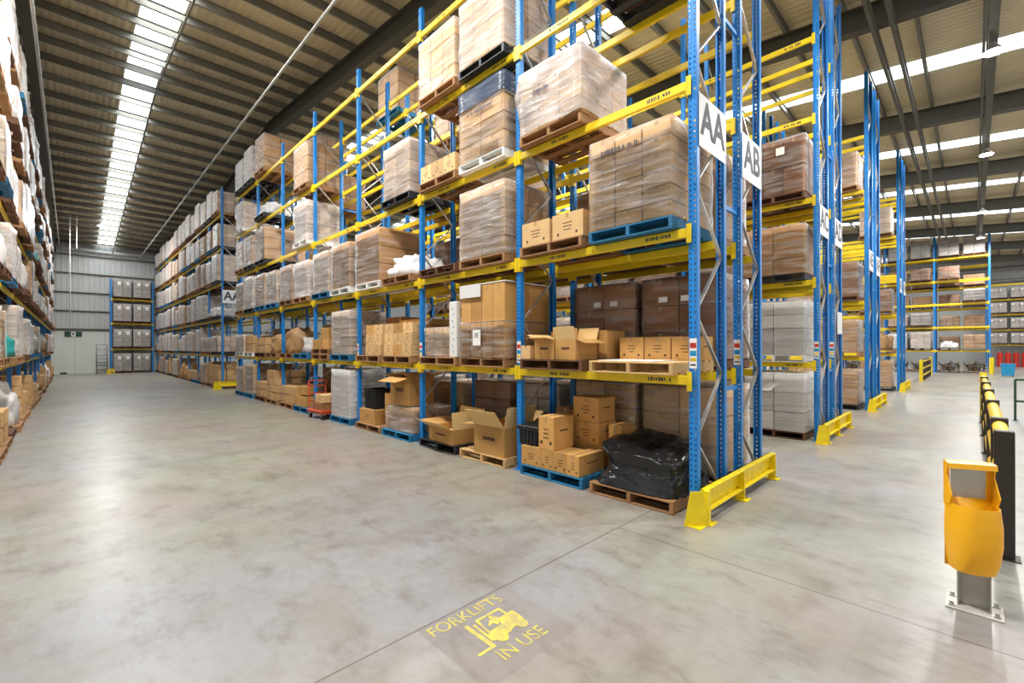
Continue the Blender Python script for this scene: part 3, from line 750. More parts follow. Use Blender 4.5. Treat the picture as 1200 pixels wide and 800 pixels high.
# --- first bay, third and fourth shelves
x, y, z = A.pos(0, 'far', 3); pallet('timber', x, y, z, 'under leaning milky load, first bay, third shelf', True)
wrapped_cartons(x, y, z + PZ, 1.16, 1.14, .92, 3, 3, 4, 'kraft_light', 'film_white', 'bulky milky-wrapped load on timber pallet, first bay, third shelf, near AA rack', 22, lumps=.08, bulge=.03, drop=[(0, 0, 3), (1, 0, 3), (0, 1, 3)], mark=(.36, .55, .12))
A.put(0, 'near', 4, 'g', 'pallet_black')
# --- second bay
x, y, z = A.pos(1, 'near', 0); pallet('timber_light', x, y, z, 'under open carton, second bay, floor level, near AA rack', True)
open_carton(x - .2, y - .15, z + PZ + .001, .72, .7, .47, 'kraft', 'big open carton with spread flaps on pale floor pallet, second bay', (('f', 38), ('b', 60), ('l', 95), ('r', 12)), rz=.04)
x, y, z = A.pos(1, 'far', 0); pallet('pallet_black', x, y, z, 'under wide open carton, second bay, floor level, near AA rack', True)
open_carton(x - .22, y - .1, z + PZ + .001, .8, .66, .27, 'kraft', 'wide low open carton on black floor pallet, second bay', (('f', 62), ('b', 15), ('l', 75), ('r', -4)), rz=-.05)
x, y, z = A.pos(1, 'near', 1); pallet('timber', x, y, z, 'under tall brown wrapped cartons, second bay, first shelf', True)
T = z + PZ
r = wrapped_cartons(x, y, T, 1.14, 1.14, .6, 4, 2, 1, 'kraft', 'film_clear', 'tall brown cartons loosely wrapped, white board on top, second bay, first shelf', 31, wrap=True, bulge=.035, lumps=.02)
for i in range(4): ob('carton', carton_mesh(.27, 1.1, .62, 'kraft', True, 0), r, (0, -.42 + .28 * i, .602))
ob('top_board', MB().cbox(-.56, .56, -.58, .58, 0, .02, 'white', .006).box(-.59, -.575, .0, .55, -.2, .02, 'white').mesh('top_board'), r, (0, 0, 1.225))
ob('document_label', MB().box(-.002, 0, -.1, .1, -.13, .13, 'label').box(-.003, -.002, -.05, .05, .03, .045, 'ink').box(-.003, -.002, -.05, .05, 0, .012, 'ink').box(-.003, -.002, -.05, .05, .06, .075, 'ink').mesh('document_label'), r, (-.625, .05, .34))
x, y, z = A.pos(1, 'far', 1); pallet('timber', x, y, z, 'under low wrapped cartons, second bay, first shelf', True)
wrapped_cartons(x + .03, y + .12, z + PZ, .84, .96, .55, 3, 3, 3, 'kraft_light', 'film_milky', 'low wrapped heap of small cartons behind white foam post, second bay, first shelf', 32, lumps=.05, bulge=.03)
fm = MB().cbox(-.05, .05, -.11, .11, 0, 1.0, 'white', .01)
for k in range(8): fm.tube((-.0505, -.02 + .03 * (k % 2), .1 + .11 * k), (-.052, -.02 + .03 * (k % 2), .1 + .11 * k), .014, 'ink', 8)
tag(ob('foam_post', fm.mesh('foam_post'), None, (x - .5, y - .475, z + PZ + .001)), 'white foam post with dark holes beside tall brown cartons, first shelf', 'packing')
x, y, z = A.pos(1, 'near', 2); pallet('timber', x, y, z, 'under tall milky load, second bay, second shelf', True)
wrapped_cartons(x, y, z + PZ, 1.14, 1.12, 1.16, 2, 2, 4, 'kraft_light', 'film_milky', 'tall milky-wrapped carton stack, near half of second bay, second shelf, near AA rack', 33, bulge=.02)
A.put(1, 'far', 2, None, 'timber_dark', True)
x, y, z = A.pos(1, 'near', 3); pallet('white', x, y, z, 'under dark-topped load, second bay, third shelf', True)
r = wrapped_cartons(x, y, z + PZ, 1.13, 1.13, 1.18, 2, 2, 4, 'kraft_light', 'film_clear', 'carton stack with dark film around its top, second bay, third shelf, near AA rack', 34, mark=(.6, .78, .0))
ob('dark_film_band', wrap_mesh(1.16, 1.16, .3, 'film_dark', 35, z0=0), r, (0, 0, .9))
x, y, z = A.pos(1, 'far', 3); pallet('timber', x, y, z, 'under one layer of cartons, second bay, third shelf', True)
for i in range(3): carton(x - .3, y + .37 - .37 * i, z + PZ + .001, .36, .5, .33, 'kraft_light', 'low carton, %s from the near end, second bay, third shelf' % ['third', 'second', 'first'][i])
for hf, cl, mk, sd in (('near', 'film_white', None, 36), ('far', 'film_milky', (.3, .5, .1), 37)):
    x, y, z = A.pos(1, hf, 4); pallet('pallet_black' if hf == 'near' else 'timber', x, y, z, 'under wrapped load, %s half of second bay, fourth shelf' % hf, True)
    wrapped_cartons(x, y, z + PZ, 1.14, 1.13, 1.12 if hf == 'near' else 1.06, 3, 2, 4, 'kraft_light', cl, '%s carton stack, %s half of second bay, fourth shelf, near AA rack' % ('white-wrapped' if hf == 'near' else 'pink-grey wrapped', hf), sd, bulge=.016)
# --- third bay
x, y, z = A.pos(2, 'near', 0); pallet('pallet_blue', x, y, z, 'draped in plastic, third bay, floor level, near AA rack', True)
wrapped_cartons(x, y - .05, z + PZ, 1.0, 1.0, .5, 2, 2, 1, 'kraft', 'film_milky', 'low cartons in loose plastic on blue floor pallet, third bay', 41, lumps=.04, bulge=.03)
open_carton(x - .1, y + .1, z + PZ + .53, .7, .66, .6, 'kraft', 'tall open carton with one pale flap out, standing on plastic-wrapped cartons, third bay', (('f', 104), ('b', 78), ('l', 80), ('r', -72)), rz=.05)
x, y, z = A.pos(2, 'far', 0); pallet('timber', x, y, z, 'under cartons and black crate, third bay, floor level', True)
carton(x - .22, y + .1, z + PZ + .001, .74, .62, .33, 'kraft', 'wide carton below black crate on floor pallet, third bay')
tag(ob('crate', ribbed_crate(.56, .5, .46, 'black').mesh('crate'), None, (x - .2, y + .12, z + PZ + .333)), 'black crate on a wide carton, floor level, third bay', 'crate')
carton(x + .02, y - .42, z + PZ + .001, .26, .6, .72, 'kraft', 'tall narrow carton beside black crate, third bay floor')
for hf in ('near', 'far'):
    x, y, z = A.pos(2, hf, 1); pallet('timber', x, y, z, 'under pile of small cartons, %s half of third bay, first shelf' % hf, True)
    T = z + PZ + .001; wh = 'small-carton pile, %s half, third bay, first shelf' % hf
    ws = [.36, .34, .38]; y0 = y - .56; n = 3 if hf == 'near' else 2
    for k in range(3):
        yy = y - .57 if hf == 'near' else y - .6
        for i in range(n):
            w = ws[(i + k) % 3]; h = .24 - .03 * (k == 2)
            carton(x - .38 + .02 * k, yy + w / 2, T + .242 * k, w, .34, h, R.choice(['kraft_light', 'kraft', 'kraft_light']), '%s layer, %s from near end, %s' % (['bottom', 'middle', 'top'][k], ORD[i], wh)); yy += w + .012
    if hf == 'near':
        carton(x + .22, y - .05, T, 1.0, .7, .5, 'kraft_dark', 'large dark carton behind ' + wh, printed=0)
        carton(x + .22, y - .05, T + .502, 1.05, .72, .16, 'kraft_dark', 'lower of two flat wide cartons topping ' + wh, printed=0)
        carton(x + .2, y - .02, T + .664, 1.1, .74, .12, 'kraft', 'upper of two flat wide cartons topping ' + wh, printed=0)
    else:
        carton(x + .3, y - .1, T, .7, .5, .9, 'kraft_dark', 'tall dark carton behind ' + wh, printed=0)
x, y, z = A.pos(2, 'far', 2); pallet('white', x, y, z, 'under big brown cartons, third bay, second shelf', True)
wrapped_cartons(x, y, z + PZ, 1.15, 1.12, 1.18, 1, 1, 3, 'kraft', 'film_clear', 'big plain brown cartons clear-wrapped, third bay, second shelf, near AA rack', 43)
x, y, z = A.pos(2, 'near', 2); pallet('timber', x, y, z, 'under white plastic bundle, third bay, second shelf', True)
tag(ob('plastic_bundle', lump_mesh(1.2, 1.1, .46, 'white_bag', 5, .3, fl=3), None, (x - .05, y, z + PZ)), 'crumpled white plastic bundle on timber pallet, third bay, second shelf', 'pallet load')
A.put(2, 'near', 3, 'd', 'pallet_black', True)
A.put(2, 'far', 4, None, None) if False else None
# --- fourth bay
x, y, z = A.pos(3, 'near', 0); pallet('pallet_blue', x, y, z, 'under white wrapped stack, fourth bay, floor level', True)
wrapped_cartons(x - .02, y, z + PZ, 1.05, 1.05, 1.2, 2, 2, 4, 'white', 'film_white', 'tall stack of white cartons on blue floor pallet, fourth bay, near AA rack', 51, taped=False)
A.put(3, 'near', 1, 'd', 'pallet_blue', True); 
x, y, z = A.pos(3, 'far', 1); pallet('timber', x, y, z, 'lower of two stacked, fourth bay, first shelf', True); pallet('timber', x, y, z + PZ + .001, 'upper of two stacked, fourth bay, first shelf', True)
for i in range(3): carton(x - .36, y - .36 + .37 * i, z + 2 * PZ + .004, .35, .38, .26, 'kraft', 'small carton, %s from near end, on stacked pallets, fourth bay, first shelf' % ORD[i])
carton(x - .36, y - .3, z + 2 * PZ + .266, .5, .38, .3, 'kraft', 'carton topping the small ones on stacked pallets, fourth bay, first shelf')
A.put(3, 'near', 2, 'b', 'white', True, sz=1.12); A.put(3, 'far', 2, 'd', 'pallet_blue', True)
# red platform trolley with cartons on it
def trolley(x, y):
    t = thing('platform_trolley', 'orange-red platform trolley with tubular push handle before blue upright, fourth bay', 'trolley', (x, y, 0), .05)
    ob('deck', MB().cbox(-.3, .3, -.45, .45, .19, .25, 'orange', .01).box(-.28, .28, -.43, .43, .15, .19, 'orange').mesh('deck'), t)
    h = MB()
    for q in (-.24, .24): h.tube((q, .43, .25), (q, .47, 1.0), .018, 'orange', 10)
    for z in (.45, .65, .85, 1.0): h.tube((-.24, .435 + z * .035, z), (.24, .435 + z * .035, z), .014, 'orange', 10)
    ob('push_handle', h.mesh('push_handle'), t)
    wm = MB().tube((-.022, 0, 0), (.022, 0, 0), .07, 'black', 16).mesh('wheel'); fk = MB().box(-.03, .03, -.04, .04, .03, .08, 'steel').mesh('fork')
    for sx in (-.24, .24):
        for sy in (-.36, .36): w = ob('wheel', wm, t, (sx, sy, .071)); ob('fork', fk, w)
trolley(4.98, 12.45)
carton(4.98, 12.35, .252, .6, .5, .2, 'kraft_dark', 'flat carton on the deck of the red trolley'); carton(5.0, 12.3, .454, .55, .46, .2, 'kraft_light', 'upper carton on the red trolley')
# --- fifth to seventh bays
x, y, z = A.pos(4, 'near', 0); pallet('pallet_blue', x, y, z, 'under small cartons, fifth bay, floor level', True)
for i, (dy, h, w) in enumerate(((-.05, .3, .42), (.36, .34, .36))):
    carton(x - .3, y + dy, z + PZ + .001, w, .45, h, 'kraft', 'small carton, %s from near end, blue floor pallet, fifth bay' % ORD[i])
carton(x - .28, y + .12, z + PZ + .345, .6, .42, .26, 'kraft', 'carton topping the small ones, blue floor pallet, fifth bay')
x, y, z = A.pos(4, 'far', 0); A.put(4, 'far', 0, 'k', 'timber')
A.put(5, 'near', 0, 'e', 'timber', sz=.95); A.put(5, 'far', 0, 'k', 'timber_dark'); A.put(6, 'near', 0, 'l', 'pallet_blue', sz=.95); A.put(6, 'far', 0, 'b', 'pallet_blue')
A.put(4, 'near', 1, 'q', 'pallet_blue'); A.put(4, 'far', 1, 'r', 'timber'); A.put(5, 'near', 1, 'r', 'timber', sz=.8); A.put(5, 'far', 1, 'k', 'timber_dark'); A.put(6, 'near', 1, 'k', 'white', sz=1.2); A.put(6, 'far', 1, 'h', 'white')
A.put(4, 'near', 2, 'j', 'timber'); A.put(4, 'far', 2, 'a', 'timber', sz=.95); A.put(5, 'near', 2, 'd', 'pallet_blue'); A.put(5, 'far', 2, 'a', 'pallet_blue'); A.put(6, 'near', 2, 'c', 'pallet_black'); A.put(6, 'far', 2, 'd', 'timber')
A.put(4, 'near', 3, 'j', 'white', sz=1.08); A.put(5, 'far', 3, 'b', 'pallet_black', sz=1.15); A.put(6, 'near', 3, 'a', 'pallet_black', sz=.95); A.put(6, 'far', 3, 'd', 'timber')
A.put(4, 'near', 4, 'b', 'timber', sz=1.2); A.put(5, 'far', 4, 'u', 'pallet_black'); A.put(6, 'far', 4, 'j', 'white')
A.put(5, 'far', 5, 'b', 'timber', sz=1.2); A.put(6, 'near', 5, 'c', 'pallet_black'); A.put(6, 'far', 5, 'c', 'pallet_black', sz=.9)

# ================================================================== AB rack, seen through the AA bays
B = Row('AB rack', XB + DEP / 2, Y0)
for hf, sd in (('near', 61), ('far', 62)):
    x, y, z = B.pos(0, hf, 1); pallet('timber_dark', x, y, z, 'under dark brown cartons, %s half of first bay, first shelf, AB rack' % hf)
    r = wrapped_cartons(x, y, z + PZ, 1.14, 1.12, 1.18, 2, 2, 3, 'kraft_dark', 'film_clear', 'large dark brown cartons with white labels, %s half of first bay, AB rack' % hf, sd)
    for yy in ((-.22, .1) if hf == 'far' else (-.12, .22)): ob('shipping_label', MB().box(-.002, 0, -.07, .07, -.04, .04, 'label').mesh('shipping_label'), r, (-.6, yy, .87))
    x, y, z = B.pos(0, hf, 0); pallet('timber_dark', x, y, z, 'under grey wrapped stack, %s half of first bay, floor level, AB rack' % hf)
    wrapped_cartons(x, y, z + PZ, 1.14, 1.12, 1.2, 2, 2, 3, 'kraft_light', 'film_milky', 'grey-tinted wrapped carton stack, %s half of first bay, floor, AB rack' % hf, sd + 5)
x, y, z = B.pos(0, 'far', 2); B.put(0, 'far', 2, 'g', 'timber_dark'); B.put(0, 'near', 2, 'l', 'timber')
for b in range(1, 7):
    for hf in ('near', 'far'):
        for lv, pool in ((0, 'gibve'), (1, 'gebk'), (2, 'gbad')):
            if R.random() < (.9 if lv < 2 else .7): B.put(b, hf, lv, R.choice(pool), R.choice(['timber', 'timber_dark', 'pallet_blue']), sz=R.uniform(.85, 1.05))
B.put(3, 'near', 5, 'b', 'pallet_blue', sz=1.1); B.put(2, 'near', 3, 'a', 'timber'); B.put(2, 'near', 4, 'd', 'timber'); B.put(1, 'far', 3, 'd', 'timber'); B.put(4, 'far', 4, 'b', 'timber'); B.put(5, 'near', 5, 'a', 'timber'); B.put(5, 'near', 3, 'b', 'timber'); B.put(6, 'far', 3, 'a', 'timber')

# ================================================================== far AA rack: full to the top
A2 = Row('far AA rack', XA + DEP / 2, YA2)
for b in range(8):
    for hf in ('near', 'far'):
        for lv in range(6):
            pool = 'eklrbk' if lv == 0 else 'cdjhbc' if lv == 1 else 'acdjb' if lv == 2 else 'acdjl' if lv == 3 else 'cajdb' if lv == 4 else 'cacjd'
            if b == 0 and lv == 1: pool = 'h'
            if b == 0 and lv == 2: pool = 'u'
            if b == 0 and hf == 'near' and lv == 5: pool = 'd'
            if b == 0 and lv == 0: pool = 'ee'
            A2.put(b, hf, lv, R.choice(pool), R.choice(['timber', 'timber', 'pallet_blue', 'pallet_black', 'timber_dark']), sz=R.uniform(.86, 1.06), dx=R.uniform(-.03, .03))

# ================================================================== rack along the left wall: crowded, bulging goods
W = Row('left wall rack', XW - DEP / 2 + .02, YW0)
for b in range(13):
    for hf in ('near', 'far'):
        for lv in range(6):
            if R.random() < .04: continue
            pool = 'krepku' if lv == 0 else 'psjtrub' if lv == 1 else 'jsprbl' if lv == 2 else 'jcdtat' if lv == 3 else 'cjadsb' if lv == 4 else 'cjadg'
            k = R.choice(pool)
            if lv == 5 and b > 8: k = 'h'
            W.put(b, hf, lv, k, R.choice(['timber', 'timber_dark', 'pallet_blue' if lv else 'timber', 'timber_dark']), sz=R.uniform(.85, 1.1), dx=R.uniform(-.02, .06) + (.05 if k in 'psrt' else 0), rz=R.uniform(-.06, .06))

# ================================================================== AC to AH, ends facing the cross aisle
AC = Row('AC rack', XC + DEP / 2, Y0); AD = Row('AD rack', XD + DEP / 2, Y0)
for lv, m, fl, lab, pal, hh, nn in ((0, 'white', 'film_clear', 'grey-white wrapped block on floor pallet at aisle end of AC rack', 'timber_dark', 1.22, (2, 2, 3)), (1, 'white', 'film_clear', 'white wrapped block, first bay, first shelf, AC rack', 'white', 1.12, (2, 2, 4)),
                                (2, 'kraft', 'film_clear', 'brown cartons in shiny clear film, first bay, second shelf, AC rack', 'pallet_black', 1.0, (2, 2, 3)), (3, 'kraft_dark', 'film_clear', 'dark brown cartons with white label, first bay, third shelf, AC rack', 'timber_dark', 1.15, (3, 2, 2))):
    x, y, z = AC.pos(0, 'near', lv); pallet(pal, x, y, z, 'under goods at aisle end, %s, AC rack' % LWORD[lv], True)
    r = wrapped_cartons(x, y, z + PZ, 1.15, 1.13, hh, *nn, m, fl, lab, 70 + lv, taped=m != 'white')
    if lv == 3: ob('shipping_label', MB().box(-.002, 0, -.08, .08, -.08, .08, 'label').mesh('shipping_label'), r, (-.605, -.15, .9))
    if lv == 0: ob('torn_film', MB().quad([(-.61, .3, .85), (-.64, .08, .98), (-.62, -.12, 1.02), (-.63, .05, .82)], 'label').mesh('torn_film'), r)
for b in range(0, 5):
    for hf in ('near', 'far'):
        for lv in range(6):
            if b == 0 and hf == 'near' and lv < 4: continue
            if R.random() < (.92 if lv < 3 else .4 if lv == 3 and hf == 'near' else 0): AC.put(b, hf, lv, R.choice('abdgcij'), R.choice(['timber', 'timber_dark', 'pallet_blue']))
for b in range(2):
    for hf in ('near', 'far'):
        for lv in range(6):
            if lv < 4 and R.random() < .6: AD.put(b, hf, lv, R.choice('abdgi'), R.choice(['timber', 'timber_dark']))
AE = Row('AE rack', XE + DEP / 2, Y0); AG = Row('AG rack', XG + DEP / 2, Y0)
for row, pick in ((AE, ('s', 'b', 'g', 'd', 'a', 'g')), (AG, ('l', 'r', 'g', 's', 'd', 'a'))):
    for b in range(4):
        for hf in ('near', 'far'):
            for lv in range(6):
                k = pick[lv] if (b == 0 and hf == 'near') else R.choice('abdgie')
                if lv == 0 and row is AE and b == 0: k = 'l'
                if (b == 0 and hf == 'near' and (lv < 3 or lv == 4)) or (b > 0 and R.random() < (.8 if lv < 3 else .35)): row.put(b, hf, lv, k, 'pallet_black' if lv == 0 else R.choice(['timber', 'timber_dark']), sz=R.uniform(.8, 1.0))
# loose tops on the floor loads
# ================================================================== closing rack, wall rack, end-wall rack
K = Row('cross-aisle end rack', XK + DEP / 2, -.8)
for b in range(5):
    for hf in ('near', 'far'):
        for lv in range(6):
            k = R.choice('xyz') if lv == 0 else {('near', 1): 'b', ('far', 1): 'u'}.get((hf, lv), 'm') if lv == 1 and b == 0 else R.choice('mcm') if lv == 1 else 'i' if lv == 5 else R.choice('bgbai')
            if lv in (2, 3, 4) and R.random() < .5: continue
            K.put(b, hf, lv, k, R.choice(['timber', 'timber_dark']), sz=R.uniform(.6, .8) if lv in (2, 3, 4) else .95 if lv < 5 else 1.1)
K2 = Row('rack behind closing rack', XK + 1.75 + DEP / 2, -.8, levels=[0, 1.535, 3.1, 4.62, 6.15, 7.7])
for b in range(3):
    for hf in ('near', 'far'):
        for lv in (1, 2, 3, 4): K2.put(b, hf, lv, R.choice('bgal'), R.choice(['timber', 'timber_dark']), sz=R.uniform(.6, .85))
Q = Row('right-hand wall rack', XQ + DEP / 2, -9.2, levels=[0, 1.95, 3.3, 4.7, 6.05, 7.45])
def label_load(x, y, z, wh, face):
    o = load('i', x, y, z, wh, 0, .96 if face == 'x' else 1.06)
    if o is None: return None
    for d in (-.27, .27):
        if face == 'x': ob('shipping_label', MB().box(-.56 - .035, -.56 - .03, d + .05, d + .2, .78, .95, 'label').mesh('shipping_label'), o)
        else: ob('shipping_label', MB().box(d + .02, d + .2, -.59, -.585, .8, 1.0, 'label').mesh('shipping_label'), o)
    return o
for b in range(1, 3):
    for hf in ('near', 'far'):
        for lv in range(1, 5):
            x, y, z = Q.pos(b, hf, lv); pallet('timber_dark', x, y, z, 'under grey boxes, ' + where(hf, b, lv, Q.n)); o = label_load(x, y, z + PZ, where(hf, b, lv, Q.n), 'x')
            if o: o.scale.z = .8
EW = [0.0, 1.84, 3.82, 5.7]
for lv in range(4):
    for hf, x in (('right', 4.045), ('left', 2.875)):
        z = 0 if lv == 0 else EW[lv] + .0565; wh = '%s place, %s, rack on end wall' % (hf, LWORD[lv])
        pallet('timber_dark', x, 46.68, z, 'under grey labelled boxes, ' + wh, rz=PI / 2)
        o = load('i', x, 46.68, z + PZ, wh, 0, 1.2)
        for d in (-.3, .2): ob('shipping_label', MB().box(d, d + .2, -.59, -.585, .75, .97, 'label').mesh('shipping_label'), o)

if REST:
    rest = MB()
    for m, x, y, z, rz in REST:
        M = Matrix.Translation((x, y, z)) @ Matrix.Rotation(rz, 4, 'Z'); me = PAL[m][0]
        rest.add([M @ v.co for v in me.vertices], [tuple(p.vertices) for p in me.polygons], m)
    o = tag(ob('pallet_rows', rest.mesh('pallet_rows')), 'slivers of distant pallets under goods deep in the racks', 'pallets'); o['kind'] = 'stuff'
# ================================================================== end guards, signs
def end_guard(x0, x1, y, label):
    """steel rack-end guard: two folded end posts, a channel rail, a middle leg on a foot"""
    t = thing('rack_end_guard', label, 'guard', (x0, y, 0), 0, 'yellow rack end guards'); L = x1 - x0
    # folded deflector plate set at 45 degrees before the corner upright, and the rail's end leg
    pl = MB(); h = .37; o_, d_ = Vector((-.03, .06, 0)), Vector((.7, -.71, 0)); nn = Vector((-.71, -.7, 0)) * .012
    pts = [o_ + d_ * .0, o_ + d_ * .27, o_ + d_ * .2 + Vector((0, 0, h)), o_ + d_ * .07 + Vector((0, 0, h))]
    pl.add(pts + [p + nn for p in pts], [(3, 2, 1, 0), (4, 5, 6, 7), (0, 1, 5, 4), (1, 2, 6, 5), (2, 3, 7, 6), (3, 0, 4, 7)], 'guard_yellow')
    pl.box(.14, .2, -.135, -.07, 0, h, 'guard_yellow').box(-.02, .22, -.12, .06, 0, .01, 'guard_yellow')
    ob('end_post', pl.mesh('end_post'), t)
    ra = MB().box(.2, L, -.012, 0, .13, .37, 'guard_yellow').box(.2, L, -.085, 0, .358, .37, 'guard_yellow').box(.2, L, -.085, 0, .13, .142, 'guard_yellow')
    ob('rail', ra.mesh('rail'), t, (0, -.02, 0))
    for q in (.09, .5, .985):
        lg = MB().box(-.012, .012, -.09, -.01, .01, .35, 'guard_yellow').box(-.05, .05, -.012, -.002, .01, .16, 'guard_yellow').box(-.08, .08, -.14, .04, 0, .012, 'guard_yellow').tube((.05, -.1, .012), (.05, -.1, .03), .014, 'galv', 6)
        ob('leg', lg.mesh('leg'), t, (L * q, -.02, 0))
    return t
for x0, x1, nm in ((4.72, 7.33, 'at the near end of AA and AB racks'), (XC - .32, XD + DEP + .1, 'at the end of AC and AD racks'), (XE - .32, XF_ + DEP + .1, 'at the end of AE and AF racks'), (XG - .32, XH + DEP + .1, 'at the end of AG and AH racks')):
    end_guard(x0, x1, Y0 - .105, 'yellow steel end guard bolted down ' + nm)
end_guard(4.72, 7.33, YA2 - .105, 'small yellow end guard at the start of the far AA rack')
end_guard(1.96, 2.36, 45.93, 'yellow foot guard at left upright of the end wall rack')
def sign(txt, x, y, z, w, h, label, size=.56):
    t = tag(ob('aisle_sign', MB().cbox(-w / 2, w / 2, -.002, .002, -h / 2, h / 2, 'sign_white', .001).mesh('aisle_sign'), None, (x, y, z)), label, 'sign', 'white aisle letter signs')
    if txt:
        o = ob('lettering', text_mesh(txt, size, 'ink', .001, .92, .012), t, (0, -.0035, .02)); o.rotation_euler.x = PI / 2
    return t
for txt, x, y in (('AA', XA, Y0), ('AB', XB, Y0), ('AC', XC, Y0), ('AD', XD, Y0), ('AE', XE, Y0), ('AF', XF_, Y0), ('AG', XG, Y0), ('AH', XH, Y0)):
    sign(txt, x + DEP / 2, y - .058, 4.5, .78, .61, 'white sign lettered %s on the end frame of the %s rack' % (txt, 'near AA' if txt == 'AA' else txt))
sign('AA', XA + DEP / 2, YA2 - .058, 4.33, .8, .62, 'white sign lettered AA on the far rack beyond the gap')
sign('', XD + DEP / 2 + .1, Y0 - .058, 2.45, .5, .5, 'blank white board low on the end frame of AD rack')
# ================================================================== barrier beside the walkway
def barrier(xs, xe, y, label, first=None, h=1.15, r_=.058):
    t = thing('safety_barrier', label, 'barrier', (xs[0], y, 0)); X = [x - xs[0] for x in xs]; E_ = xe - xs[0]
    pm = MB().cbox(-.06, .06, -.065, .065, .012, h, 'post_black', .006).box(-.09, .09, -.1, .1, 0, .012, 'post_black').mesh('post')
    for x in X: ob('post', pm, t, (x, 0, 0))
    em = MB().cbox(-.06, .06, -.07, .07, .012, h + .02, 'guard_yellow', .006).box(-.09, .09, -.1, .1, 0, .012, 'guard_yellow').mesh('end_post')
    ob('end_post', em, t, (E_, 0, 0))
    if first is not None: ob('end_post', em, t, (first - xs[0], 0, 0)); X = [first - xs[0]] + X
    X = X + [E_]
    for z in (.3, .68, 1.06):
        for a, b in zip(X, X[1:]): ob('rail', MB().tube((a + .061, 0, z), (b - .061, 0, z), r_, 'rail_yellow', 16).mesh('rail'), t)
barrier([6.06, 7.14, 9.42, 11.65, 13.9, 16.2], 18.1, -.195, 'yellow pipe and black post barrier along the walkway, behind the yellow bin')
barrier([33.2, 34.7, 36.2, 37.7, 39.2], 40.0, 1.95, 'distant yellow and black barrier beside the end of the AH rack', first=32.5)
# ================================================================== yellow holder on a steel post
def yellow_bin(x, y, rz):
    t = thing('pedestal_bin', 'yellow bin with open top on a grey steel post, beside the black barrier post', 'bin', (x, y, 0), rz)
    ob('base_plate', MB().cbox(-.125, .125, -.15, .15, 0, .014, 'plate_steel', .003).mesh('base_plate'), t)
    bt = MB().tube((0, 0, .014), (0, 0, .022), .022, 'steel', 12).tube((0, 0, .022), (0, 0, .045), .013, 'steel', 6).mesh('bolt')
    for sx in (-.09, .09):
        for sy in (-.115, .115): ob('bolt', bt, t, (sx, sy, 0))
    ob('post', MB().box(-.006, .006, -.08, .08, .014, .72, 'steel').box(-.05, .0, -.088, -.078, .014, .72, 'steel').box(-.05, .0, .078, .088, .014, .72, 'steel').mesh('post'), t)
    mb = MB(); n = 20; th = .005; RZ = .42
    def ring(z, hw, dp, o=0):
        pts = []
        for i in range(n + 1):
            a = -PI / 2 + PI * i / n
            pts.append((-.055 - (dp - o) * abs(math.cos(a)) ** .6, (hw - o) * math.copysign(abs(math.sin(a)) ** .7, math.sin(a)), z))
        return pts
    prof = [(.29, .108, .15), (.36, .118, .19), (.5, .128, .215), (.64, .128, .215), (.77, .118, .2)]
    m = n + 1
    for o, fl in ((0, False), (th, True)):
        vs = [p for z, hw, dp in prof for p in ring(z, hw, dp, o)]
        fs = [(k * m + i, k * m + i + 1, (k + 1) * m + i + 1, (k + 1) * m + i) for k in range(len(prof) - 1) for i in range(n)]
        mb.add(vs, [f[::-1] if not fl else f for f in fs], 'bin_yellow')
    r0, r1 = ring(.77, .118, .2), ring(.77, .118, .2, th)
    mb.add(r0 + r1, [(i, i + 1, n + 2 + i, n + 1 + i) for i in range(n)], 'bin_yellow')
    b = ring(.29, .108, .15); mb.add(b, [tuple(range(n + 1))], 'bin_yellow')
    mb.box(-.058, -.053, -.125, .125, .29, .8, 'bin_yellow')
    k_ = ob('tub', mb.mesh('tub', True), t, (.06, .05, 0), RZ)
    k_.scale = (1.0, 1.1, 1)
    hd = MB()
    for q in (-1, 1):
        y0, y1 = sorted((q * .125, q * .119)); yb0, yb1 = sorted((q * .125, q * .095))
        hd.box(-.06, -.05, yb0, yb1, .77, 1.07, 'bin_yellow')
        hd.prism([(-.05, .74), (-.15, .76), (-.19, .83), (-.1, .97), (-.13, 1.05), (-.05, 1.07)], y0, y1, 'bin_yellow', 'y')
    hd.prism([(-.05, 1.062), (-.05, 1.07), (-.14, 1.058), (-.145, 1.02), (-.138, 1.02), (-.135, 1.05)], -.125, .125, 'bin_yellow', 'y')
    hd.box(-.06, -.05, -.125, .125, 1.03, 1.07, 'bin_yellow')
    ob('hood', hd.mesh('hood'), t, (.06, .05, 0), RZ).scale = (.8, 1.1, 1)
    ob('back_panel', MB().box(-.052, -.047, -.1, .1, .77, 1.04, 'steel').mesh('back_panel'), t, (.06, .05, 0), RZ)
    return t
yellow_bin(4.73, .0, .0)
# ================================================================== walkway side, right of the barrier
g = thing('handrail', 'dark green two-rail handrail right of the yellow barrier', 'handrail', (17.3, -.75, 0))
ob('top_rail', MB().tube((0, 0, 1.05), (0, -4, 1.05), .03, 'green_rail', 10).mesh('top_rail'), g); ob('lower_rail', MB().tube((0, 0, .5), (0, -4, .5), .03, 'green_rail', 10).mesh('lower_rail'), g)
for d in (0, -2, -4): ob('post', MB().tube((0, d, 0), (0, d, 1.06), .025, 'green_rail', 10).box(-.06, .06, d - .06, d + .06, 0, .01, 'green_rail').mesh('post'), g)
b = thing('wheelie_bin', 'blue bin on the floor beside the end upright of the closing rack', 'bin', (41.5, -1.5, 0))
b.scale = (.6, .6, .75)
ob('body', MB().prism([(-.42, .08), (.42, .08), (.52, 1.0), (-.52, 1.0)], -.4, .4, 'bin_blue', 'x').mesh('body'), b); ob('lid', MB().cbox(-.45, .45, -.56, .56, 1.0, 1.06, 'bin_blue', .02).mesh('lid'), b)
for q in (-.35, .35): ob('wheel', MB().tube((.3, q - .05, .08), (.3, q + .05, .08), .08, 'black', 12).mesh('wheel'), b)
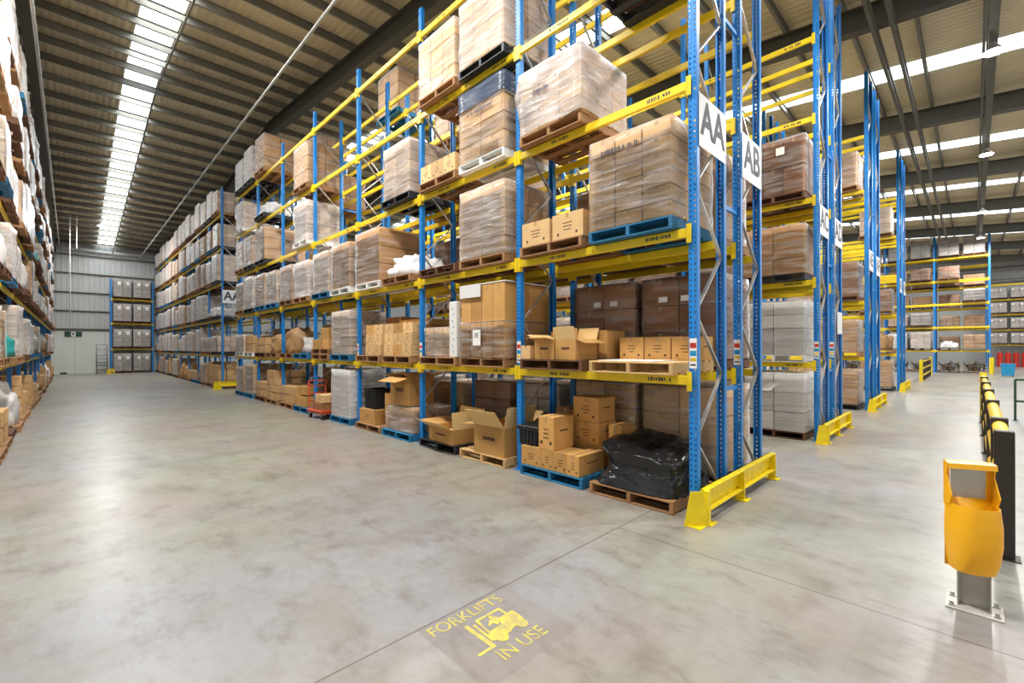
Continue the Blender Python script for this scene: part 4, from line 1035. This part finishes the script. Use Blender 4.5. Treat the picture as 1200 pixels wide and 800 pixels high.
ug = thing('upright_guard', 'yellow guard wrapped round the near upright of the closing rack', 'guard', (XK - .1, -.86, 0))
ob('shield', MB().prism([(-.12, 0), (.12, 0), (.09, 1.1), (-.09, 1.1)], -.06, -.02, 'guard_yellow', 'x').box(-.06, .1, -.13, -.09, 0, 1.1, 'guard_yellow').mesh('shield'), ug)
for i, yy in enumerate((-1.7, -2.2, -2.7, -3.2)):
    d = tag(ob('gas_cylinder', MB().tube((0, 0, 0), (0, 0, 1.15), .2, 'red', 16).tube((0, 0, 1.15), (0, 0, 1.32), .2, 'red', 16, .07).mesh('gas_cylinder'), None, (XQ + .35, yy, 0)), '%s red cylinder from the aisle, standing under the grey-box wall rack' % ORD[i], 'cylinder', 'red cylinders')
    ob('valve', MB().tube((0, 0, 1.32), (0, 0, 1.45), .05, 'steel', 10).mesh('valve'), d)
# ================================================================== painted floor stencil
st = thing('floor_stencil', 'yellow painted FORKLIFTS IN USE stencil with forklift symbol on the concrete floor', 'floor marking', (2.03, 2.3, 0))
ob('worn_patch', MB().quad([(-.36, -.40, .0008), (.46, -.40, .0008), (.46, .335, .0008), (-.36, .335, .0008)], 'floor_patch').mesh('worn_patch'), st)
ob('lettering', text_mesh('FORKLIFTS', .155, 'stencil', .0006, .86), st, (0, .245, .0015)); ob('lettering', text_mesh('IN USE', .155, 'stencil', .0006, .9), st, (.07, -.245, .0015))
pk = MB()
lift = [0.0]
def flat(poly): lift[0] += .00012; pk.prism(poly, .001 + lift[0], .002 + lift[0], 'stencil', 'z')
flat([(-.19, -.155), (-.155, -.155), (-.155, .15), (-.19, .15)])            # mast
flat([(-.30, -.155), (-.19, -.155), (-.19, -.13), (-.30, -.13)])            # forks
flat([(-.145, -.10), (-.125, -.10), (-.115, .12), (-.135, .12)])
flat([(-.13, -.11), (.02, -.11), (.06, -.09), (.17, -.09), (.19, -.02), (.19, .06), (.05, .06), (.02, -.01), (-.10, -.01), (-.13, -.05)])   # chassis and counterweight
flat([(-.09, .13), (.14, .13), (.14, .15), (-.09, .15)]); flat([(-.09, .13), (-.07, .13), (-.09, -.01), (-.11, -.01)]); flat([(.12, .06), (.14, .06), (.14, .13), (.12, .13)])
flat([(.0, .0), (.06, .05), (.05, .09), (-.01, .085), (-.06, .04), (-.055, .025), (-.015, .045)])                                     # driver
for cx, cy, r_ in ((.02, .105, .02), (-.07, -.115, .045), (.13, -.1, .045)): flat([(cx + r_ * math.cos(2 * PI * i / 16), cy + r_ * math.sin(2 * PI * i / 16)) for i in range(16)])
o = ob('forklift_symbol', pk.mesh('forklift_symbol'), st, (.08, .0, 0))
# ================================================================== far end wall
ld = thing('rolling_ladder', 'grey rolling step ladder against the white end wall', 'ladder', (1.7, 46.6, 0))
fr = MB()
for q in (-.3, .3):
    fr.tube((q, -.35, .1), (q, .4, 1.45), .02, 'purlin', 8).tube((q, .4, .1), (q, .4, 2.2), .02, 'purlin', 8).tube((q, -.35, .1), (q, .4, .1), .02, 'purlin', 8).tube((q, -.35, .8), (q, .4, 2.2), .015, 'purlin', 8)
for z in (1.85, 2.2): fr.tube((-.3, .4, z), (.3, .4, z), .015, 'purlin', 8)
ob('frame', fr.mesh('frame'), ld)
for i in range(5): ob('step', MB().box(-.29, .29, -.1, .1, -.02, .02, 'purlin').mesh('step'), ld, (0, -.3 + .145 * i, .3 + .27 * i))
for q in (-.3, .3):
    for yy in (-.35, .4): ob('wheel', MB().tube((q - .02, yy, .05), (q + .02, yy, .05), .05, 'black', 10).mesh('wheel'), ld)
ex = thing('exit_sign', 'exit sign between two dark panels high on the white end wall', 'sign', (.13, YW - .01, 3.0))
ob('sign_panel', MB().box(-.1, .1, -.06, 0, -.17, .17, 'white').box(-.05, .03, -.063, -.06, -.1, .1, 'exit_green').mesh('sign_panel'), ex)
for q in (-.3, .3): ob('dark_panel', MB().box(q - .17, q + .17, -.06, 0, -.19, .19, 'exit_green').mesh('dark_panel'), ex)
tag(ob('rubber_stop', MB().cbox(-.18, .18, -.1, .1, 0, .12, 'black', .02).mesh('rubber_stop'), None, (-.4, 47.2, 0)), 'small black block on the floor at the foot of the end wall', 'block')
for i, (x, zb) in enumerate(((-.04, 3.3), (.27, 8.3))):
    tag(ob('hanging_conduit_pipe', MB().tube((0, 0, 0), (0, 0, roofz(40) - .3 - zb), .03, 'pipe', 8).mesh('conduit_pipe'), None, (x, 40, zb)), ['long thin white pipe hanging from the roof before the end wall', 'short thin white pipe hanging from the roof beside the long one'][i], 'pipe')
tag(ob('hanging_sprinkler_pipe', MB().tube((0, 9, 0), (0, YW - .3, 0), .03, 'pipe', 10).mesh('sprinkler_pipe'), None, (3.95, 0, 9.15)), 'pale sprinkler pipe under the roof above the main aisle, beside the AA racks', 'pipe')
tag(ob('hanging_sprinkler_pipe', MB().tube((0, 12, 0), (0, YW - .3, 0), .035, 'pipe', 10).mesh('sprinkler_pipe'), None, (-.6, 0, 9.55)), 'pale sprinkler pipe under the roof in front of the left wall rack', 'pipe')
tag(ob('hanging_sprinkler_pipe', MB().tube((0, 3, 0), (0, RID, 1.7), .03, 'purlin', 8).tube((0, RID, 1.7), (0, YW - .3, -.7), .03, 'purlin', 8).mesh('sprinkler_pipe'), None, (2.35, 0, 10.1)), 'dark thin pipe running beneath the middle of the skylight strip', 'pipe')
# ================================================================== lamps
def high_bay(x, y, z, label, power):
    t = thing('hanging_lamp', label, 'lamp', (x, y, z), 0, 'high bay lamps')
    ob('housing', MB().tube((0, 0, .02), (0, 0, .16), .19, 'lamp_body', 20, .09).tube((0, 0, .16), (0, 0, .24), .05, 'lamp_body', 10).mesh('housing'), t)
    ob('lens', MB().tube((0, 0, 0), (0, 0, .019), .19, 'lamp', 20).mesh('lens'), t)
    ob('cable', MB().tube((0, 0, .24), (0, 0, (9.33 - z if y == -.36 else roofz(y) - z - .3)), .01, 'rafter', 6).mesh('cable'), t)
    l = bpy.data.lights.new('high_bay_glow', 'AREA'); l.shape = 'DISK'; l.size = .38; l.energy = power; l.color = (1, .98, .94)
    lo = bpy.data.objects.new('high_bay_glow', l); C.objects.link(lo); lo.location = (x, y, z - .01)
LP = 400
for i, x in enumerate((8.9, 16.0, 24.4, 34.8, 43)): high_bay(x, -.36, 9.02, 'round high bay lamp above the cross aisle, %s from the main aisle' % ORD[i], LP)
for i, (y, e) in enumerate(((2.6, 420), (7.5, 380), (12.6, 560), (38.7, 420))): high_bay(1.4, y, roofz(y) - 1.1, 'round high bay lamp above the main aisle, %s from the camera end' % ORD[i], e)
for i, (x, y) in enumerate(((9.0, 8), (9.0, 16), (15, 8), (22, 8), (31, 8), (39, 8), (50, 4), (54, -4))): high_bay(x, y, 9.3, 'round high bay lamp over the rack aisles, %s of that set' % ORD[i], LP)
# daylight through the roof strips, one lamp per strip
for x in SKYX:
    for y, ln in ((RID / 2 - 3, 26), (RID + 13, 24)):
        l = bpy.data.lights.new('skylight_glow', 'AREA'); l.shape = 'RECTANGLE'; l.size = 1.1; l.size_y = ln; l.energy = 360 if x > 3 else 520 if y < RID else 700; l.color = (.9, .96, 1)
        lo = bpy.data.objects.new('skylight_glow', l); C.objects.link(lo); lo.location = (x, y, roofz(y) - .06); lo.rotation_euler.x = math.atan(.094) * (1 if y < RID else -1)
w = bpy.data.worlds.new('daylight'); bpy.context.scene.world = w; w.use_nodes = True
w.node_tree.nodes['Background'].inputs[0].default_value = (1, .99, .97, 1); w.node_tree.nodes['Background'].inputs[1].default_value = .95
# ================================================================== camera
cam = bpy.data.cameras.new('camera'); co = bpy.data.objects.new('camera', cam); C.objects.link(co)
cam.sensor_width = 36; cam.lens = F / 1200 * 36; cam.shift_y = (CY - 400) / 1200; cam.clip_start = .05; cam.clip_end = 300
fw = Vector((math.sin(TH), math.cos(TH), 0)); rt = Vector((math.cos(TH), -math.sin(TH), 0)); up = Vector((0, 0, 1))
c_, s_ = math.cos(ROLL), math.sin(ROLL)
r2 = rt * c_ + up * s_; u2 = up * c_ - rt * s_
co.matrix_world = Matrix(((r2.x, u2.x, -fw.x, 0), (r2.y, u2.y, -fw.y, 0), (r2.z, u2.z, -fw.z, H), (0, 0, 0, 1)))
sc = bpy.context.scene; sc.camera = co
sc.view_settings.view_transform = 'Standard'; sc.view_settings.look = 'None'; sc.view_settings.gamma = 1; sc.view_settings.exposure = .14; sc.view_settings.use_curve_mapping = False
sc.cycles.max_bounces = 8; sc.cycles.diffuse_bounces = 4; sc.cycles.glossy_bounces = 4; sc.cycles.transparent_max_bounces = 16
sc.cycles.caustics_reflective = False; sc.cycles.caustics_refractive = False
for l_, v in LABELS.items():
    if len(v) > 1: print('SAME LABEL', l_, v[:4])
print('N objects', len(bpy.data.objects), 'top', sum(1 for o in bpy.data.objects if o.parent is None))
